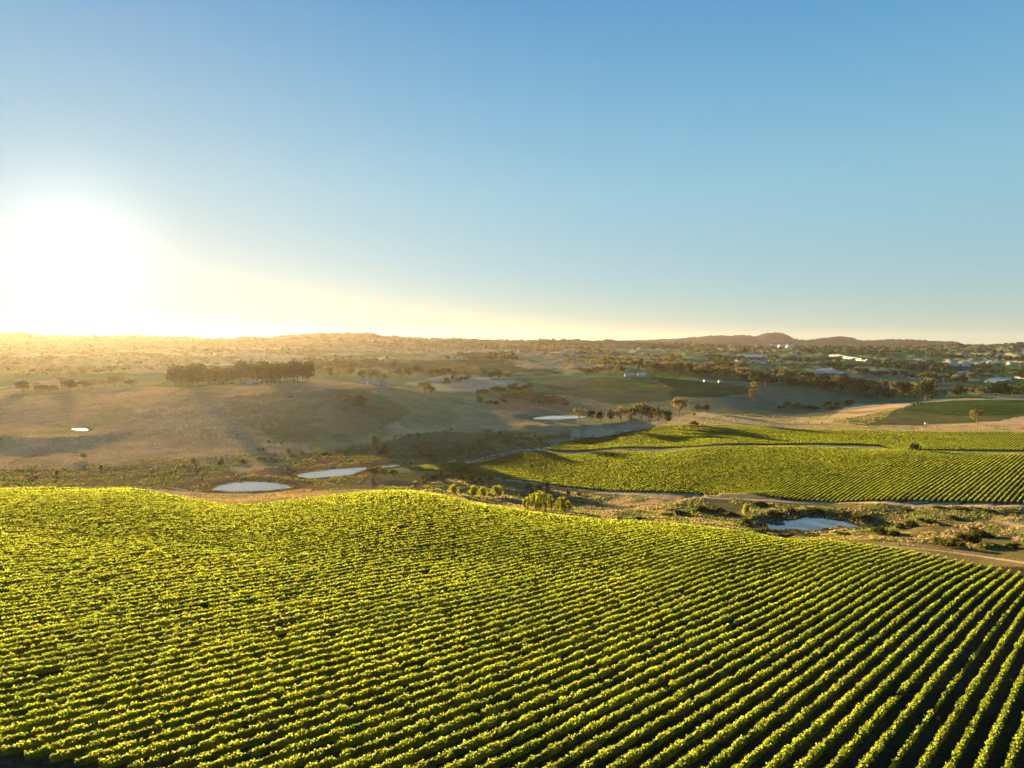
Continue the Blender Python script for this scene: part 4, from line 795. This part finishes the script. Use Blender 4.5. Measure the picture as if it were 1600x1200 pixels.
def tunnels(P, nb, label, mat, ymin, hgt=4.5):
    """block of netted tunnels: each bay is a ridge of its own"""
    W = plan(P, ymin); A_, B_, C_, D_ = [np.array(p) for p in W]; c = (A_+B_+C_+D_)/4; z = float(H(*c)[0]); e = obj('polytunnel_block', None, loc=(c[0], c[1], z), label=label, cat='polytunnels')
    for i in range(nb):
        f0, f1 = (i+.04)/nb, (i+.96)/nb; b = MB(); V_ = []
        for f, hh in ((f0, .3), (f0*.85+f1*.15, hgt*.7), ((f0+f1)/2, hgt), (f0*.15+f1*.85, hgt*.7), (f1, .3)):
            for E, G in ((A_, D_), (B_, C_)):
                p = E+(G-E)*f; V_.append((p[0]-c[0], p[1]-c[1], float(H(*p)[0])-z+hh))
        b.add(V_, [(2*k, 2*k+1, 2*k+3, 2*k+2) for k in range(4)]); b.add([V_[0], V_[2], V_[4], V_[6], V_[8]], [(0, 1, 2), (0, 2, 3), (0, 3, 4)]); b.add([V_[1], V_[3], V_[5], V_[7], V_[9]], [(0, 1, 2), (0, 2, 3), (0, 3, 4)])
        obj('tunnel', b.mesh('tunnel', mat, False), e)
tunnels([(1152, 558), (1200, 559.5), (1200, 554), (1152, 552)], 4, 'pale striped netting block left of the white sheds under the mountains', M_net, 2500.)
tunnels([(1268, 585), (1318, 586), (1320, 578.5), (1285, 577)], 4, 'blue-grey netted block beside the dark tree on the pale hill', M_net, 1800.)
tunnels([(1295, 556.5), (1352, 566), (1358, 563), (1310, 554)], 4, 'long pale tunnel rows slanting down the far slope', M_net, 2500.)
tunnels([(1234, 555), (1246, 555), (1246, 551), (1234, 551)], 2, 'small pale netting square left of the slanting tunnel rows', M_net, 2500.)
tunnels([(1410, 571), (1448, 571), (1448, 566.5), (1420, 566.5)], 3, 'pale lilac netted block above the flat green field', M_net, 2400.)
tunnels([(1476, 571.5), (1518, 573), (1505, 569), (1480, 568.5)], 3, 'white netted block right of the lilac one', M_net, 2400.)
tunnels([(1494, 584), (1518, 584.5), (1516, 580.5), (1498, 580.5)], 3, 'pale netted block among dark hedges below the white one', M_net, 2000.)
for i in range(3): tunnels([(1530+i*8, 568.5), (1536+i*8, 569), (1543+i*8, 563.5), (1538+i*8, 563)], 2, 'narrow slanting greenhouse, %s of three near the right edge' % ('left', 'middle', 'right')[i], M_net, 2400.)
tunnels([(1537, 598), (1578, 601), (1580, 592), (1553, 590)], 5, 'bright blue netted block behind the trees near the right edge', M_netb, 1700.)
tunnels([(1585, 591), (1602, 593), (1602, 588), (1590, 587)], 3, 'grey netted block cut by the right frame edge', M_net, 1900.)
# water tank in the paddock
X, Y = hit(1447, 663, 850.); z = float(H(X, Y)[0]); e = obj('water_tank', None, loc=(X, Y, z-.2), label='small round white water tank on the slope below the green paddock', cat='water tank')
b = MB(); b.tube([(0, 0, 0), (0, 0, 2.4)], [1.9, 1.9], 20); obj('tank_wall', b.mesh('tank_wall', M_white, True), e); b = MB(); b.tube([(0, 0, 2.42), (0, 0, 3.0)], [2.0, .15], 20); obj('tank_roof', b.mesh('tank_roof', M_white), e); b = MB(); b.box(1.85, 2.1, -.3, .3, 0, .8); obj('pump_box', b.mesh('pump_box', M_roofd), e)
# mast on the skyline
t = float(ray(576, 520)[0]); Y = 6000.; X = t*Y; z = float(H(X, Y)[0]); e = obj('radio_mast', None, loc=(X, Y, z-2), label='thin lattice mast rising from the wooded skyline left of centre', cat='mast')
b = MB()
for a in range(3):
    q = a*2.094; b.tube([(2.2*math.cos(q), 2.2*math.sin(q), 0), (1.0*math.cos(q), 1.0*math.sin(q), 84)], [.55, .45], 5)
obj('mast_legs', b.mesh('mast_legs', M_steel), e); b = MB()
for i in range(28):
    f = i/28; r0 = 2.2-1.2*f; r1 = 2.2-1.2*(i+1)/28
    for a in range(3): q = a*2.094; q2 = (a+1)*2.094; b.tube([(r0*math.cos(q), r0*math.sin(q), 84*f), (r1*math.cos(q2), r1*math.sin(q2), 84*(i+1)/28)], [.18, .18], 3)
obj('lattice', b.mesh('lattice', M_steel), e, ); b = MB(); b.tube([(0, 0, 83), (0, 0, 96)], [.4, .2], 5); obj('antenna', b.mesh('antenna', M_steel), e)

# ------------------------------------------------------------------ haze
m, t = newmat('haze_air'); o_ = N(t, 'ShaderNodeOutputMaterial'); v_ = N(t, 'ShaderNodeVolumePrincipled'); v_.inputs['Color'].default_value = (.93, .91, .92, 1); v_.inputs['Density'].default_value = 1.0e-5; v_.inputs['Anisotropy'].default_value = .60
t.links.new(v_.outputs[0], o_.inputs['Volume'])
zmax = max(float(Z.max())+25, 200.); b = MB(); b.box(-24000, 24000, -300, 17500, float(Z.min())-60, zmax); obj('haze', b.mesh('haze', m), label='pale warm morning haze over the valley', cat='haze', kind='stuff')
print('rows', count, 'trees', ntree[0], 'tris', sum(sum(len(p.vertices)-2 for p in o.data.polygons) if len(o.data.polygons) < 200 else len(o.data.loops)-2*len(o.data.polygons) for o in bpy.data.objects if o.type == 'MESH'))
print('unique tris', sum(len(me.loops)-2*len(me.polygons) for me in bpy.data.meshes if me.users))
